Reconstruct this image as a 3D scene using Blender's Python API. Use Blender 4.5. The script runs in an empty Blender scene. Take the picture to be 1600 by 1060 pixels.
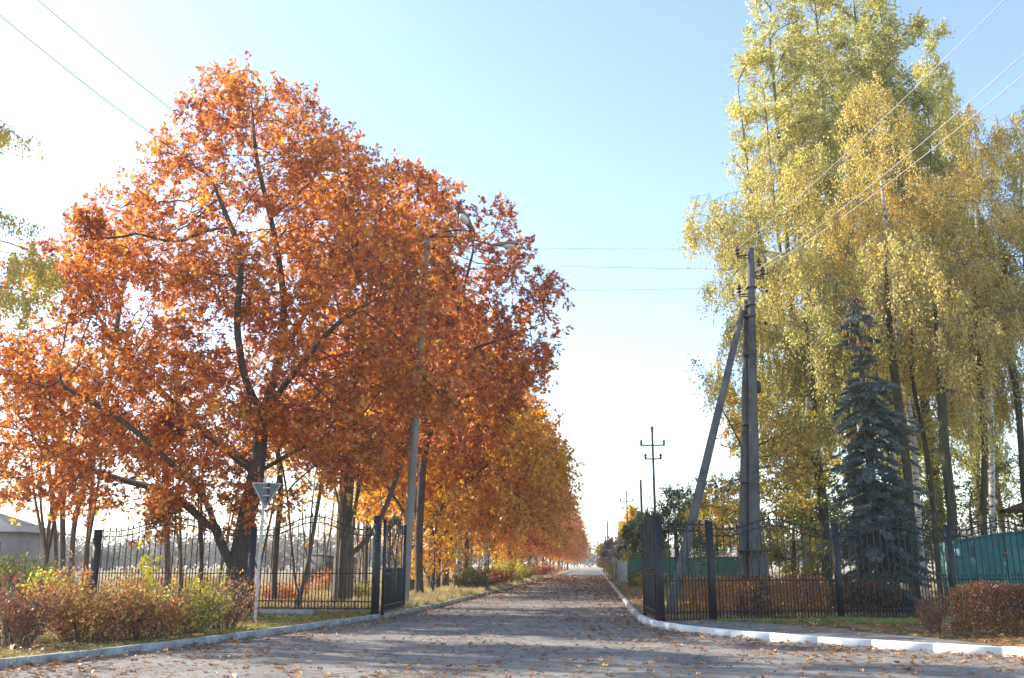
import bpy, math, random
import numpy as np
from mathutils import Vector
scene = bpy.context.scene
COL = scene.collection
rnd = random.Random(7)
# ------------------------------------------------------------------ camera, world, sun, exposure
F_PX = 1450.0
PITCH = math.atan(354 / F_PX)
YAW = math.atan(132 * math.cos(PITCH) / F_PX)
cam_d = bpy.data.cameras.new('camera')
cam = bpy.data.objects.new('camera', cam_d)
COL.objects.link(cam)
cam.location = (0, 0, 1.6)
cam.rotation_euler = (math.pi / 2 + PITCH, 0, YAW)
cam_d.sensor_width = 36
cam_d.lens = 36 * F_PX / 1600
cam_d.clip_end = 5000
cam_d.clip_start = 0.1
scene.camera = cam
SUN_EL = math.radians(30)
SUN_AZ = math.radians(70)          # left of straight ahead
sun_vec = Vector((-math.sin(SUN_AZ) * math.cos(SUN_EL), math.cos(SUN_AZ) * math.cos(SUN_EL), math.sin(SUN_EL)))
w = bpy.data.worlds.new('World')
scene.world = w
w.use_nodes = True
nt = w.node_tree
nt.nodes.clear()
sky = nt.nodes.new('ShaderNodeTexSky')
sky.sky_type = 'NISHITA'
sky.sun_disc = False
sky.sun_elevation = SUN_EL
sky.sun_rotation = -SUN_AZ
sky.air_density = 1.0
sky.dust_density = 0.6
sky.ozone_density = 1.1
bg = nt.nodes.new('ShaderNodeBackground')
bg.inputs[1].default_value = 0.15
wo = nt.nodes.new('ShaderNodeOutputWorld')
nt.links.new(sky.outputs[0], bg.inputs[0])
nt.links.new(bg.outputs[0], wo.inputs[0])
sd = bpy.data.lights.new('sun', 'SUN')
sd.energy = 5.0
sd.angle = math.radians(0.55)
sd.color = (1.0, 0.91, 0.79)
sun = bpy.data.objects.new('sun', sd)
COL.objects.link(sun)
sun.rotation_euler = sun_vec.to_track_quat('Z', 'Y').to_euler()
scene.view_settings.view_transform = 'Standard'
scene.view_settings.look = 'None'
scene.view_settings.gamma = 1
scene.view_settings.use_curve_mapping = False
scene.view_settings.exposure = 1.35
scene.render.engine = 'CYCLES'
scene.cycles.transparent_max_bounces = 8

# ------------------------------------------------------------------ helpers
cp, sp, ca, sa = math.cos(PITCH), math.sin(PITCH), math.cos(YAW), math.sin(YAW)
FV = np.array((-sa * cp, ca * cp, sp)); RV = np.array((ca, sa, 0.)); UV = np.array((sa * sp, -ca * sp, cp))
def at(u, v, Y):
    """photo measurement (pixel of the 1600-wide photograph + distance down the road) -> metres"""
    d = FV + (u - 800) / F_PX * RV + (530 - v) / F_PX * UV
    t = Y / d[1]
    return np.array((d[0] * t, Y, 1.6 + d[2] * t))

def tag(o, label=None, cat=None, group=None, kind=None):
    if label: o['label'] = label
    if cat: o['category'] = cat
    if group: o['group'] = group
    if kind: o['kind'] = kind
    return o
def link(name, me, parent=None, mat=None, loc=None):
    o = bpy.data.objects.new(name, me)
    COL.objects.link(o)
    if parent is not None: o.parent = parent
    if mat is not None and me is not None and not me.materials: me.materials.append(mat)
    if loc is not None: o.location = loc
    return o
def empty(name, loc=(0, 0, 0), rz=0):
    o = bpy.data.objects.new(name, None)
    COL.objects.link(o)
    o.location = loc
    o.rotation_euler = (0, 0, rz)
    o.empty_display_size = 0.2
    return o
def copy_tree(o, parent=None):
    c = o.copy()
    COL.objects.link(c)
    c.parent = parent
    for ch in list(o.children): copy_tree(ch, c)
    return c

class MB:
    """collects vertices and faces, builds one mesh"""
    def __init__(s): s.v = []; s.f = []; s.n = 0; s.a = []
    def add(s, v, f, tone=None):
        v = np.asarray(v, dtype=np.float32).reshape(-1, 3)
        f = np.asarray(f, dtype=np.int32)
        s.v.append(v); s.f.append(f + s.n); s.n += len(v)
        s.a.append(np.full(len(v), 0.5, np.float32) if tone is None else np.asarray(tone, np.float32))
        return s
    def box(s, c, d, rot=None, bev=0.0):
        x, y, z = [q / 2 for q in d]
        if bev <= 0:
            v = np.array([(sx * x, sy * y, sz * z) for sz in (-1, 1) for sy in (-1, 1) for sx in (-1, 1)])
            f = [(0, 2, 3, 1), (4, 5, 7, 6), (0, 1, 5, 4), (2, 6, 7, 3), (0, 4, 6, 2), (1, 3, 7, 5)]
            if rot is not None: v = v @ np.array(rot).T
            return s.add(v + np.array(c), f)
        b = bev
        ring = lambda ix, iy: [(-ix + 0, -iy), (ix, -iy), (ix, iy), (-ix, iy)]
        lv = []
        for zz, k in ((-z, b), (-z + b, 0), (z - b, 0), (z, b)):
            for px, py in ring(x - k, y - k): lv.append((px, py, zz))
        f = [(3, 2, 1, 0), (12, 13, 14, 15)]
        for r in range(3):
            for k in range(4):
                a = r * 4 + k; bb = r * 4 + (k + 1) % 4
                f.append((a, bb, bb + 4, a + 4))
        v = np.array(lv)
        if rot is not None: v = v @ np.array(rot).T
        return s.add(v + np.array(c), f)
    def tube(s, pts, r, n=6, cap=True):
        pts = np.asarray(pts, float); m = len(pts)
        r = np.full(m, r) if np.isscalar(r) else np.asarray(r, float)
        t = np.gradient(pts, axis=0); t /= np.linalg.norm(t, axis=1)[:, None] + 1e-9
        ref = np.array((0, 0, 1.)) if abs(t[:, 2]).mean() < 0.8 else np.array((0, 1., 0))
        X = np.cross(t, ref); X /= np.linalg.norm(X, axis=1)[:, None] + 1e-9
        Z = np.cross(X, t)
        an = np.arange(n) / n * 2 * math.pi + (math.pi / 4 if n == 4 else 0)
        v = pts[:, None] + r[:, None, None] * (np.cos(an)[None, :, None] * X[:, None] + np.sin(an)[None, :, None] * Z[:, None])
        f = [(i * n + k, i * n + (k + 1) % n, (i + 1) * n + (k + 1) % n, (i + 1) * n + k) for i in range(m - 1) for k in range(n)]
        s.add(v.reshape(-1, 3), f)
        if cap:
            for e, i in ((0, 0), (1, (m - 1) * n)):
                c = v[0 if e == 0 else -1].mean(0)
                vv = np.vstack([v[0 if e == 0 else -1], c])
                s.add(vv, [(k, (k + 1) % n, n) if e else ((k + 1) % n, k, n) for k in range(n)])
        return s
    def lathe(s, prof, c=(0, 0, 0), n=12, rot=None):
        prof = np.asarray(prof, float); m = len(prof)
        an = np.arange(n) / n * 2 * math.pi
        v = np.stack([prof[:, 0][:, None] * np.cos(an), prof[:, 0][:, None] * np.sin(an), np.repeat(prof[:, 1][:, None], n, 1)], -1).reshape(-1, 3)
        if rot is not None: v = v @ np.array(rot).T
        f = [(i * n + k, i * n + (k + 1) % n, (i + 1) * n + (k + 1) % n, (i + 1) * n + k) for i in range(m - 1) for k in range(n)]
        return s.add(v + np.array(c), f)
    def mesh(s, name, mat=None, smooth=False):
        me = bpy.data.meshes.new(name)
        v = np.concatenate(s.v)
        me.vertices.add(len(v)); me.vertices.foreach_set('co', v.ravel())
        sizes = np.concatenate([np.full(len(f), f.shape[1], np.int32) for f in s.f])
        loops = np.concatenate([f.ravel() for f in s.f])
        me.loops.add(len(loops)); me.loops.foreach_set('vertex_index', loops)
        me.polygons.add(len(sizes))
        st = np.concatenate([[0], np.cumsum(sizes)[:-1]]).astype(np.int32)
        me.polygons.foreach_set('loop_start', st)
        if smooth: me.polygons.foreach_set('use_smooth', np.ones(len(sizes), bool))
        at_ = me.attributes.new('tone', 'FLOAT', 'POINT')
        at_.data.foreach_set('value', np.concatenate(s.a))
        me.update(calc_edges=True)
        if mat is not None: me.materials.append(mat)
        return me
    def obj(s, name, mat, parent=None, smooth=False): return link(name, s.mesh(name, mat, smooth), parent)

def rotz(a): return np.array([[math.cos(a), -math.sin(a), 0], [math.sin(a), math.cos(a), 0], [0, 0, 1]])

# ------------------------------------------------------------------ materials
def new_mat(name):
    m = bpy.data.materials.new(name); m.use_nodes = True
    n = m.node_tree; n.nodes.clear()
    out = n.nodes.new('ShaderNodeOutputMaterial')
    return m, n, out
def N(n, t, **k):
    x = n.nodes.new(t)
    for a, b in k.items(): setattr(x, a, b)
    return x
def ramp(n, fac, stops, interp='LINEAR'):
    r = N(n, 'ShaderNodeValToRGB'); r.color_ramp.interpolation = interp
    e = r.color_ramp.elements
    while len(e) < len(stops): e.new(0.5)
    for q, (p, c) in zip(e, stops): q.position = p; q.color = (*c, 1)
    n.links.new(fac, r.inputs[0]); return r.outputs[0]
def noise(n, scale, detail=4, rough=0.6, coord='Object', vec=None, dist=0):
    t = N(n, 'ShaderNodeTexNoise'); t.inputs['Scale'].default_value = scale; t.inputs['Detail'].default_value = detail
    t.inputs['Roughness'].default_value = rough; t.inputs['Distortion'].default_value = dist
    if vec is None:
        tc = N(n, 'ShaderNodeTexCoord'); vec = tc.outputs[coord]
    n.links.new(vec, t.inputs['Vector']); return t.outputs['Fac']
def mixc(n, fac, a, b, mode='MIX'):
    m = N(n, 'ShaderNodeMix', data_type='RGBA', blend_type=mode)
    for sock, val in ((0, fac), (6, a), (7, b)):
        if isinstance(val, (int, float)): m.inputs[sock].default_value = val
        elif isinstance(val, tuple): m.inputs[sock].default_value = (*val, 1)
        else: n.links.new(val, m.inputs[sock])
    return m.outputs[2]
def surf(name, stops, scale=3.0, rough=0.85, bump=0.2, bscale=40, metal=0.0, coord='Object', detail=6, stops2=None, scale2=0.6, bdist=0.02, stretch=None, spec=0.3):
    m, n, out = new_mat(name)
    vec = None
    if stretch:
        tc = N(n, 'ShaderNodeTexCoord'); mp = N(n, 'ShaderNodeMapping'); mp.inputs['Scale'].default_value = stretch
        n.links.new(tc.outputs[coord], mp.inputs[0]); vec = mp.outputs[0]
    c = ramp(n, noise(n, scale, detail, coord=coord, vec=vec), stops)
    if stops2: c = mixc(n, 0.5, c, ramp(n, noise(n, scale2, 3, coord=coord), stops2))
    b = N(n, 'ShaderNodeBsdfPrincipled')
    n.links.new(c, b.inputs['Base Color']); b.inputs['Roughness'].default_value = rough
    b.inputs['Metallic'].default_value = metal; b.inputs['Specular IOR Level'].default_value = spec
    if bump:
        bp = N(n, 'ShaderNodeBump'); bp.inputs['Strength'].default_value = bump; bp.inputs['Distance'].default_value = bdist
        n.links.new(noise(n, bscale, 5, coord=coord, vec=vec), bp.inputs['Height']); n.links.new(bp.outputs[0], b.inputs['Normal'])
    n.links.new(b.outputs[0], out.inputs[0])
    return m
def leaf_mat(name, stops, trans=0.45, tboost=1.5, tsat=1.06, gloss=0.04):
    """thin leaf: colour by the leaf's own tone, light passes through"""
    m, n, out = new_mat(name)
    a = N(n, 'ShaderNodeAttribute', attribute_name='tone')
    c = ramp(n, a.outputs['Fac'], stops)
    d = N(n, 'ShaderNodeBsdfDiffuse'); n.links.new(c, d.inputs[0])
    t = N(n, 'ShaderNodeBsdfTranslucent')
    hs = N(n, 'ShaderNodeHueSaturation'); hs.inputs['Saturation'].default_value = tsat; hs.inputs['Value'].default_value = tboost
    n.links.new(c, hs.inputs['Color']); n.links.new(hs.outputs[0], t.inputs[0])
    mx = N(n, 'ShaderNodeMixShader'); mx.inputs[0].default_value = trans
    n.links.new(d.outputs[0], mx.inputs[1]); n.links.new(t.outputs[0], mx.inputs[2])
    g = N(n, 'ShaderNodeBsdfGlossy'); g.inputs['Roughness'].default_value = 0.45; g.inputs[0].default_value = (0.9, 0.9, 0.9, 1)
    m2 = N(n, 'ShaderNodeMixShader'); m2.inputs[0].default_value = gloss
    n.links.new(mx.outputs[0], m2.inputs[1]); n.links.new(g.outputs[0], m2.inputs[2])
    n.links.new(m2.outputs[0], out.inputs[0])
    return m
M = {}
M['oak_leaf'] = leaf_mat('oak_leaf', [(0.0, (0.15, 0.045, 0.022)), (0.25, (0.32, 0.09, 0.025)), (0.5, (0.46, 0.155, 0.03)), (0.75, (0.57, 0.24, 0.035)), (1.0, (0.66, 0.40, 0.06))], trans=0.5, tboost=1.75, tsat=1.0)
M['oak_leaf_gold'] = leaf_mat('oak_leaf_gold', [(0.0, (0.28, 0.10, 0.025)), (0.3, (0.46, 0.20, 0.03)), (0.6, (0.58, 0.32, 0.045)), (1.0, (0.66, 0.48, 0.08))], trans=0.5, tboost=1.6)
M['birch_leaf'] = leaf_mat('birch_leaf', [(0.0, (0.27, 0.28, 0.07)), (0.35, (0.48, 0.45, 0.11)), (0.75, (0.64, 0.55, 0.15)), (1.0, (0.66, 0.43, 0.15))], trans=0.48, tboost=1.4)
M['birch_leaf_gold'] = leaf_mat('birch_leaf_gold', [(0.0, (0.32, 0.30, 0.08)), (0.4, (0.55, 0.46, 0.11)), (0.8, (0.66, 0.51, 0.14)), (1.0, (0.64, 0.35, 0.10))], trans=0.48, tboost=1.4)
M['poplar_leaf'] = leaf_mat('poplar_leaf', [(0.0, (0.17, 0.19, 0.065)), (0.4, (0.37, 0.36, 0.10)), (0.75, (0.55, 0.50, 0.15)), (1.0, (0.66, 0.56, 0.20))], trans=0.45, tboost=1.35)
M['green_leaf'] = leaf_mat('green_leaf', [(0.0, (0.05, 0.075, 0.03)), (0.5, (0.09, 0.13, 0.04)), (0.85, (0.18, 0.20, 0.05)), (1.0, (0.35, 0.30, 0.06))], trans=0.3)
M['yellowgreen_leaf'] = leaf_mat('yellowgreen_leaf', [(0.0, (0.13, 0.15, 0.04)), (0.4, (0.27, 0.27, 0.05)), (0.7, (0.46, 0.36, 0.06)), (1.0, (0.52, 0.24, 0.05))], trans=0.4)
M['shrub_orange'] = leaf_mat('shrub_orange', [(0.0, (0.22, 0.075, 0.045)), (0.35, (0.44, 0.17, 0.06)), (0.6, (0.60, 0.29, 0.08)), (0.85, (0.60, 0.40, 0.12)), (1.0, (0.42, 0.42, 0.10))], trans=0.4)
M['shrub_green'] = leaf_mat('shrub_green', [(0.0, (0.34, 0.13, 0.05)), (0.3, (0.36, 0.30, 0.06)), (0.55, (0.46, 0.46, 0.07)), (1.0, (0.70, 0.60, 0.08))], trans=0.4)
M['shrub_dark'] = leaf_mat('shrub_dark', [(0.0, (0.12, 0.035, 0.025)), (0.5, (0.24, 0.08, 0.04)), (1.0, (0.42, 0.18, 0.07))], trans=0.35)
M['hedge_leaf'] = leaf_mat('hedge_leaf', [(0.0, (0.10, 0.045, 0.025)), (0.45, (0.24, 0.11, 0.04)), (0.8, (0.38, 0.19, 0.06)), (1.0, (0.20, 0.19, 0.05))], trans=0.35)
M['hedge_bright'] = leaf_mat('hedge_bright', [(0.0, (0.30, 0.09, 0.03)), (0.5, (0.50, 0.18, 0.04)), (0.8, (0.55, 0.30, 0.05)), (1.0, (0.40, 0.36, 0.06))], trans=0.4)
M['ground_leaf'] = leaf_mat('ground_leaf', [(0.0, (0.13, 0.055, 0.028)), (0.4, (0.30, 0.125, 0.045)), (0.7, (0.46, 0.22, 0.06)), (0.9, (0.58, 0.38, 0.15)), (1.0, (0.66, 0.38, 0.04))], trans=0.15, tboost=1.0, gloss=0.08)
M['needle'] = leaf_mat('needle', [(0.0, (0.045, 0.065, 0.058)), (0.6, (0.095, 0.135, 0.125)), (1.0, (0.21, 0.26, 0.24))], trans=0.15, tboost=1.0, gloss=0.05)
M['grass'] = leaf_mat('grass', [(0.0, (0.08, 0.13, 0.03)), (0.5, (0.19, 0.25, 0.06)), (1.0, (0.42, 0.38, 0.13))], trans=0.35)
M['dry_grass'] = leaf_mat('dry_grass', [(0.0, (0.16, 0.16, 0.06)), (0.5, (0.38, 0.30, 0.14)), (1.0, (0.56, 0.44, 0.22))], trans=0.35)
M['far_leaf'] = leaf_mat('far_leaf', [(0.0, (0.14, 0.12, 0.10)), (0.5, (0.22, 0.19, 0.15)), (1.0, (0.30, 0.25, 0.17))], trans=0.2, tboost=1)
M['oak_bark'] = surf('oak_bark', [(0.25, (0.045, 0.036, 0.028)), (0.5, (0.095, 0.078, 0.06)), (0.8, (0.17, 0.15, 0.115))], 5, 0.95, 0.8, 14, stretch=(3, 3, 0.7), bdist=0.04)
M['pale_bark'] = surf('pale_bark', [(0.25, (0.07, 0.06, 0.045)), (0.55, (0.15, 0.13, 0.095)), (0.8, (0.23, 0.21, 0.16))], 4, 0.95, 0.7, 12, stretch=(3, 3, 0.8), bdist=0.03)
M['poplar_bark'] = surf('poplar_bark', [(0.25, (0.07, 0.065, 0.045)), (0.55, (0.18, 0.165, 0.12)), (0.8, (0.32, 0.30, 0.23))], 4, 0.95, 0.8, 12, stretch=(3, 3, 0.6), bdist=0.04)
M['mossy_bark'] = surf('mossy_bark', [(0.25, (0.035, 0.032, 0.02)), (0.55, (0.08, 0.072, 0.04)), (0.8, (0.14, 0.13, 0.075))], 4, 0.95, 0.8, 12, stretch=(3, 3, 0.6), bdist=0.04)
M['birch_bark'] = surf('birch_bark', [(0.40, (0.05, 0.045, 0.04)), (0.47, (0.50, 0.47, 0.42)), (0.7, (0.68, 0.66, 0.60))], 3.0, 0.8, 0.3, 20, stretch=(1.2, 1.2, 3.2))
M['twig'] = surf('twig', [(0.3, (0.10, 0.075, 0.06)), (0.7, (0.24, 0.19, 0.15))], 6, 0.9, 0)
M['concrete_pole'] = surf('concrete_pole', [(0.3, (0.075, 0.072, 0.07)), (0.55, (0.12, 0.115, 0.11)), (0.8, (0.17, 0.165, 0.155))], 2.2, 0.9, 0.4, 60, stops2=[(0.38, (0.045, 0.042, 0.04)), (0.46, (0.12, 0.115, 0.11)), (0.7, (0.19, 0.185, 0.175))], scale2=1.6, stretch=(1, 1, 0.35))
M['pale_pole'] = surf('pale_pole', [(0.3, (0.20, 0.185, 0.165)), (0.7, (0.33, 0.31, 0.28))], 2.5, 0.9, 0.3, 50, stretch=(1, 1, 0.35))
M['old_concrete'] = surf('old_concrete', [(0.3, (0.22, 0.21, 0.19)), (0.7, (0.40, 0.38, 0.34))], 6, 0.95, 0.4, 60)
M['kerb'] = surf('kerb', [(0.3, (0.22, 0.22, 0.22)), (0.55, (0.36, 0.355, 0.35)), (0.8, (0.48, 0.47, 0.46))], 5, 0.9, 0.5, 45, coord='Object', detail=8)
M['white_kerb'] = surf('white_kerb', [(0.28, (0.42, 0.415, 0.40)), (0.33, (0.64, 0.64, 0.635)), (0.7, (0.70, 0.70, 0.695))], 4, 0.85, 0.35, 45, detail=9)
M['black_iron'] = surf('black_iron', [(0.3, (0.010, 0.011, 0.014)), (0.62, (0.022, 0.023, 0.027)), (0.72, (0.06, 0.032, 0.02))], 9, 0.5, 0.15, 80, spec=0.4)
M['rust_iron'] = surf('rust_iron', [(0.3, (0.035, 0.025, 0.022)), (0.7, (0.10, 0.06, 0.045))], 14, 0.8, 0.2, 80)
M['insulator'] = surf('insulator', [(0.3, (0.05, 0.025, 0.018)), (0.7, (0.09, 0.04, 0.025))], 10, 0.25, 0, spec=0.6)
M['wire'] = surf('wire', [(0.3, (0.34, 0.34, 0.34)), (0.7, (0.42, 0.42, 0.42))], 2, 0.7, 0)
M['dark_wire'] = surf('dark_wire', [(0.3, (0.06, 0.07, 0.08)), (0.7, (0.09, 0.10, 0.11))], 2, 0.6, 0)
M['sign_back'] = surf('sign_back', [(0.3, (0.12, 0.12, 0.115)), (0.7, (0.18, 0.178, 0.17))], 12, 0.6, 0.1, 50, metal=0.3)
M['sign_pole'] = surf('sign_pole', [(0.35, (0.42, 0.42, 0.41)), (0.7, (0.60, 0.60, 0.58))], 10, 0.6, 0.1, 50)
M['sign_white'] = surf('sign_white', [(0.3, (0.7, 0.7, 0.68)), (0.7, (0.8, 0.8, 0.78))], 6, 0.4, 0)
M['sign_red'] = surf('sign_red', [(0.3, (0.5, 0.03, 0.02)), (0.7, (0.6, 0.04, 0.03))], 6, 0.4, 0)
M['lamp_shell'] = surf('lamp_shell', [(0.3, (0.20, 0.13, 0.10)), (0.7, (0.36, 0.27, 0.22))], 8, 0.7, 0.1, 40)
M['lamp_glass'] = surf('lamp_glass', [(0.3, (0.62, 0.61, 0.55)), (0.7, (0.78, 0.77, 0.72))], 8, 0.25, 0, spec=0.6)
M['green_metal'] = surf('green_metal', [(0.35, (0.03, 0.10, 0.09)), (0.5, (0.05, 0.15, 0.13)), (0.75, (0.10, 0.20, 0.175))], 1.5, 0.55, 0.35, 9, stops2=[(0.36, (0.05, 0.06, 0.045)), (0.44, (0.04, 0.17, 0.15)), (0.65, (0.06, 0.21, 0.18))], scale2=5, stretch=(1.5, 1.5, .5))
M['green_sheet'] = surf('green_sheet', [(0.3, (0.03, 0.15, 0.12)), (0.7, (0.05, 0.21, 0.17))], 1.5, 0.5, 0.1, 20)
M['brick_wall'] = surf('brick_wall', [(0.35, (0.24, 0.22, 0.20)), (0.65, (0.34, 0.32, 0.30))], 1.2, 0.95, 0.3, 30, stops2=[(0.4, (0.20, 0.18, 0.17)), (0.6, (0.38, 0.36, 0.34))], scale2=0.5)
M['slate_roof'] = surf('slate_roof', [(0.3, (0.05, 0.053, 0.058)), (0.7, (0.09, 0.094, 0.10))], 1.5, 0.9, 0.3, 12)
M['brown_roof'] = surf('brown_roof', [(0.3, (0.10, 0.05, 0.035)), (0.7, (0.17, 0.09, 0.06))], 3, 0.7, 0.2, 30)
M['dark_wood'] = surf('dark_wood', [(0.3, (0.10, 0.09, 0.085)), (0.7, (0.20, 0.18, 0.165))], 4, 0.9, 0.3, 30, stretch=(4, 4, 0.5))
M['orange_plastic'] = surf('orange_plastic', [(0.3, (0.40, 0.12, 0.03)), (0.7, (0.55, 0.20, 0.05))], 10, 0.5, 0)
M['pane'] = surf('pane', [(0.3, (0.02, 0.025, 0.03)), (0.7, (0.04, 0.045, 0.05))], 4, 0.15, 0, spec=0.6)

def ground_mat(name, stops, sc, litter=0.0, litter_stops=None, bump=0.6):
    m, n, out = new_mat(name)
    c = ramp(n, noise(n, sc, 8, 0.65), stops)
    big = ramp(n, noise(n, sc * 0.12, 3), [(0.35, (0.62, 0.62, 0.62)), (0.65, (1.15, 1.15, 1.15))])
    c = mixc(n, 1.0, c, big, 'MULTIPLY')
    if litter_stops:
        v = N(n, 'ShaderNodeTexVoronoi'); v.inputs['Scale'].default_value = 9; v.inputs['Randomness'].default_value = 1
        tc = N(n, 'ShaderNodeTexCoord'); n.links.new(tc.outputs['Object'], v.inputs['Vector'])
        lc = ramp(n, v.outputs['Color'], litter_stops)
        msk = ramp(n, noise(n, 1.3, 4), [(0.62 - litter * 0.3, (0, 0, 0)), (0.66 - litter * 0.3 + 0.06, (1, 1, 1))])
        c = mixc(n, msk, c, lc)
    b = N(n, 'ShaderNodeBsdfPrincipled'); n.links.new(c, b.inputs['Base Color']); b.inputs['Roughness'].default_value = 0.95; b.inputs['Specular IOR Level'].default_value = 0.15
    bp = N(n, 'ShaderNodeBump'); bp.inputs['Strength'].default_value = bump; bp.inputs['Distance'].default_value = 0.05
    n.links.new(noise(n, 18, 6, 0.7), bp.inputs['Height']); n.links.new(bp.outputs[0], b.inputs['Normal'])
    n.links.new(b.outputs[0], out.inputs[0])
    return m
LIT = [(0.0, (0.14, 0.07, 0.035)), (0.4, (0.32, 0.16, 0.07)), (0.7, (0.42, 0.25, 0.12)), (1.0, (0.5, 0.38, 0.2))]
M['verge'] = ground_mat('verge', [(0.3, (0.06, 0.065, 0.03)), (0.5, (0.13, 0.13, 0.05)), (0.75, (0.26, 0.20, 0.10))], 5, 0.5, LIT)
M['field'] = ground_mat('field', [(0.3, (0.20, 0.17, 0.09)), (0.55, (0.34, 0.28, 0.16)), (0.8, (0.46, 0.38, 0.24))], 1.2, bump=0.3)
def asphalt(name, tint=1.0, dust=0.5):
    m, n, out = new_mat(name)
    q = lambda a: (a * tint, a * 0.965 * tint, a * 0.92 * tint)
    base = ramp(n, noise(n, 120, 3, 0.8), [(0.3, q(0.07)), (0.5, q(0.135)), (0.72, q(0.25))])
    blot = ramp(n, noise(n, 0.9, 7, 0.62, dist=0.4), [(0.3, (0.66, 0.66, 0.67)), (0.5, (1.0, 0.99, 0.97)), (0.72, (1.35, 1.32, 1.26))])
    c = mixc(n, 1.0, base, blot, 'MULTIPLY')
    d = ramp(n, noise(n, 2.6, 8, 0.7), [(0.50, (0, 0, 0)), (0.72, (dust, dust, dust))])
    c = mixc(n, d, c, (0.24, 0.19, 0.14))
    # cracks
    tc = N(n, 'ShaderNodeTexCoord')
    nz = N(n, 'ShaderNodeTexNoise'); nz.inputs['Scale'].default_value = 2.2; nz.inputs['Detail'].default_value = 5
    n.links.new(tc.outputs['Object'], nz.inputs['Vector'])
    add = N(n, 'ShaderNodeVectorMath', operation='MULTIPLY_ADD'); add.inputs[1].default_value = (0.9, 0.9, 0)
    n.links.new(nz.outputs['Color'], add.inputs[0]); n.links.new(tc.outputs['Object'], add.inputs[2])
    v = N(n, 'ShaderNodeTexVoronoi', feature='DISTANCE_TO_EDGE'); v.inputs['Scale'].default_value = 0.42
    n.links.new(add.outputs[0], v.inputs['Vector'])
    cr = ramp(n, v.outputs['Distance'], [(0.0, (1, 1, 1)), (0.012, (0, 0, 0))])
    gate = ramp(n, noise(n, 0.35, 2), [(0.36, (0, 0, 0)), (0.42, (0.9, 0.9, 0.9))])
    cm = mixc(n, 1.0, cr, gate, 'MULTIPLY')
    c = mixc(n, cm, c, (0.035, 0.033, 0.03))
    b = N(n, 'ShaderNodeBsdfPrincipled'); n.links.new(c, b.inputs['Base Color']); b.inputs['Roughness'].default_value = 0.85; b.inputs['Specular IOR Level'].default_value = 0.25
    bp = N(n, 'ShaderNodeBump'); bp.inputs['Strength'].default_value = 0.5; bp.inputs['Distance'].default_value = 0.012
    n.links.new(noise(n, 90, 4, 0.8), bp.inputs['Height']); n.links.new(bp.outputs[0], b.inputs['Normal'])
    n.links.new(b.outputs[0], out.inputs[0])
    return m
M['asphalt'] = asphalt('asphalt', 1.3, 0.8)
M['path_asphalt'] = asphalt('path_asphalt', 1.2, 0.7)

# ------------------------------------------------------------------ ground, road, kerbs
def sheet(name, pts, z, mat):
    me = bpy.data.meshes.new(name)
    me.from_pydata([(p[0], p[1], z) for p in pts], [], [list(range(len(pts)))])
    o = link(name, me, None, mat); return tag(o, kind='structure')
sheet('ground', [(-800, -60), (800, -60), (800, 1500), (-800, 1500)], -0.03, M['field'])
def smooth_poly(pts, step=0.5):
    pts = np.array(pts, float)
    t = np.concatenate([[0], np.cumsum(np.linalg.norm(np.diff(pts, axis=0), axis=1))])
    u = np.arange(0, t[-1], step)
    P = np.stack([np.interp(u, t, pts[:, k]) for k in range(2)], 1)
    for _ in range(int(6 / step)):
        P[1:-1] = P[1:-1] * 0.5 + (P[:-2] + P[2:]) * 0.25
    return P
KL = [(-24, -4), (-16, 4), (-12.2, 9.5), (-9.9, 13.6), (-8.7, 16.8), (-7.9, 21.0), (-7.2, 25.5), (-6.6, 29.5), (-6.3, 33.5), (-6.25, 40), (-6.25, 420)]
KR = [(34, 8), (20, 12.0), (12, 15.6), (9.2, 17.3), (7.6, 18.2), (6.2, 19.15), (4.76, 20.4), (3.1, 22.3), (1.9, 24.2), (1.3, 26.8), (1.15, 30), (1.15, 36), (1.15, 420)]
kl = smooth_poly(KL); kr = smooth_poly(KR)
road_pts = [tuple(p) for p in kl] + [tuple(p) for p in kr[::-1]] + [(34, -10), (-24, -10)]
sheet('road', road_pts, 0.0, M['asphalt'])
def offset(P, d):
    t = np.gradient(P, axis=0); t /= np.linalg.norm(t, axis=1)[:, None]
    return P + d * np.stack([-t[:, 1], t[:, 0]], 1)
def nz2(x, y):
    return (np.sin(x * 0.9 + 1.3 * np.sin(y * 0.5)) * np.sin(y * 0.7 + np.sin(x * 0.6)) * 0.6 + np.sin(x * 3.1 + y * 2.3) * np.sin(y * 2.7 - x) * 0.25)
ZV = 0.10
def vz(x, y, side):   # height of the verge
    return ZV + 0.035 * nz2(x, y) * np.clip(side / 1.0, 0, 1)
def verge(name, P, sgn):
    offs = [0.10, 0.3, 0.6, 1.0, 1.5, 2, 2.7, 3.5, 4.5, 6, 8, 11, 15, 20, 27, 36, 50]
    t = np.gradient(P, axis=0); t /= np.linalg.norm(t, axis=1)[:, None]
    nx = np.stack([-t[:, 1], t[:, 0]], 1) * sgn
    for _ in range(60): nx[1:-1] = nx[1:-1] * .5 + (nx[:-2] + nx[2:]) * .25
    nx /= np.linalg.norm(nx, axis=1)[:, None]
    rows = [P + nx * o for o in offs]
    v = np.concatenate([np.column_stack([r, vz(r[:, 0], r[:, 1], o)]) for r, o in zip(rows, offs)])
    n = len(P)
    f = [(i * n + k, i * n + k + 1, (i + 1) * n + k + 1, (i + 1) * n + k) for i in range(len(offs) - 1) for k in range(n - 1)]
    o = MB().add(v, f).obj(name, M['verge'], smooth=True)
    return tag(o, kind='structure')
step = np.concatenate([np.arange(0, 140, 1), np.arange(140, len(kl), 8)])
verge('left_verge', kl[step[step < len(kl)]], 1)
verge('right_verge', kr[step[step < len(kr)]], -1)

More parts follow.
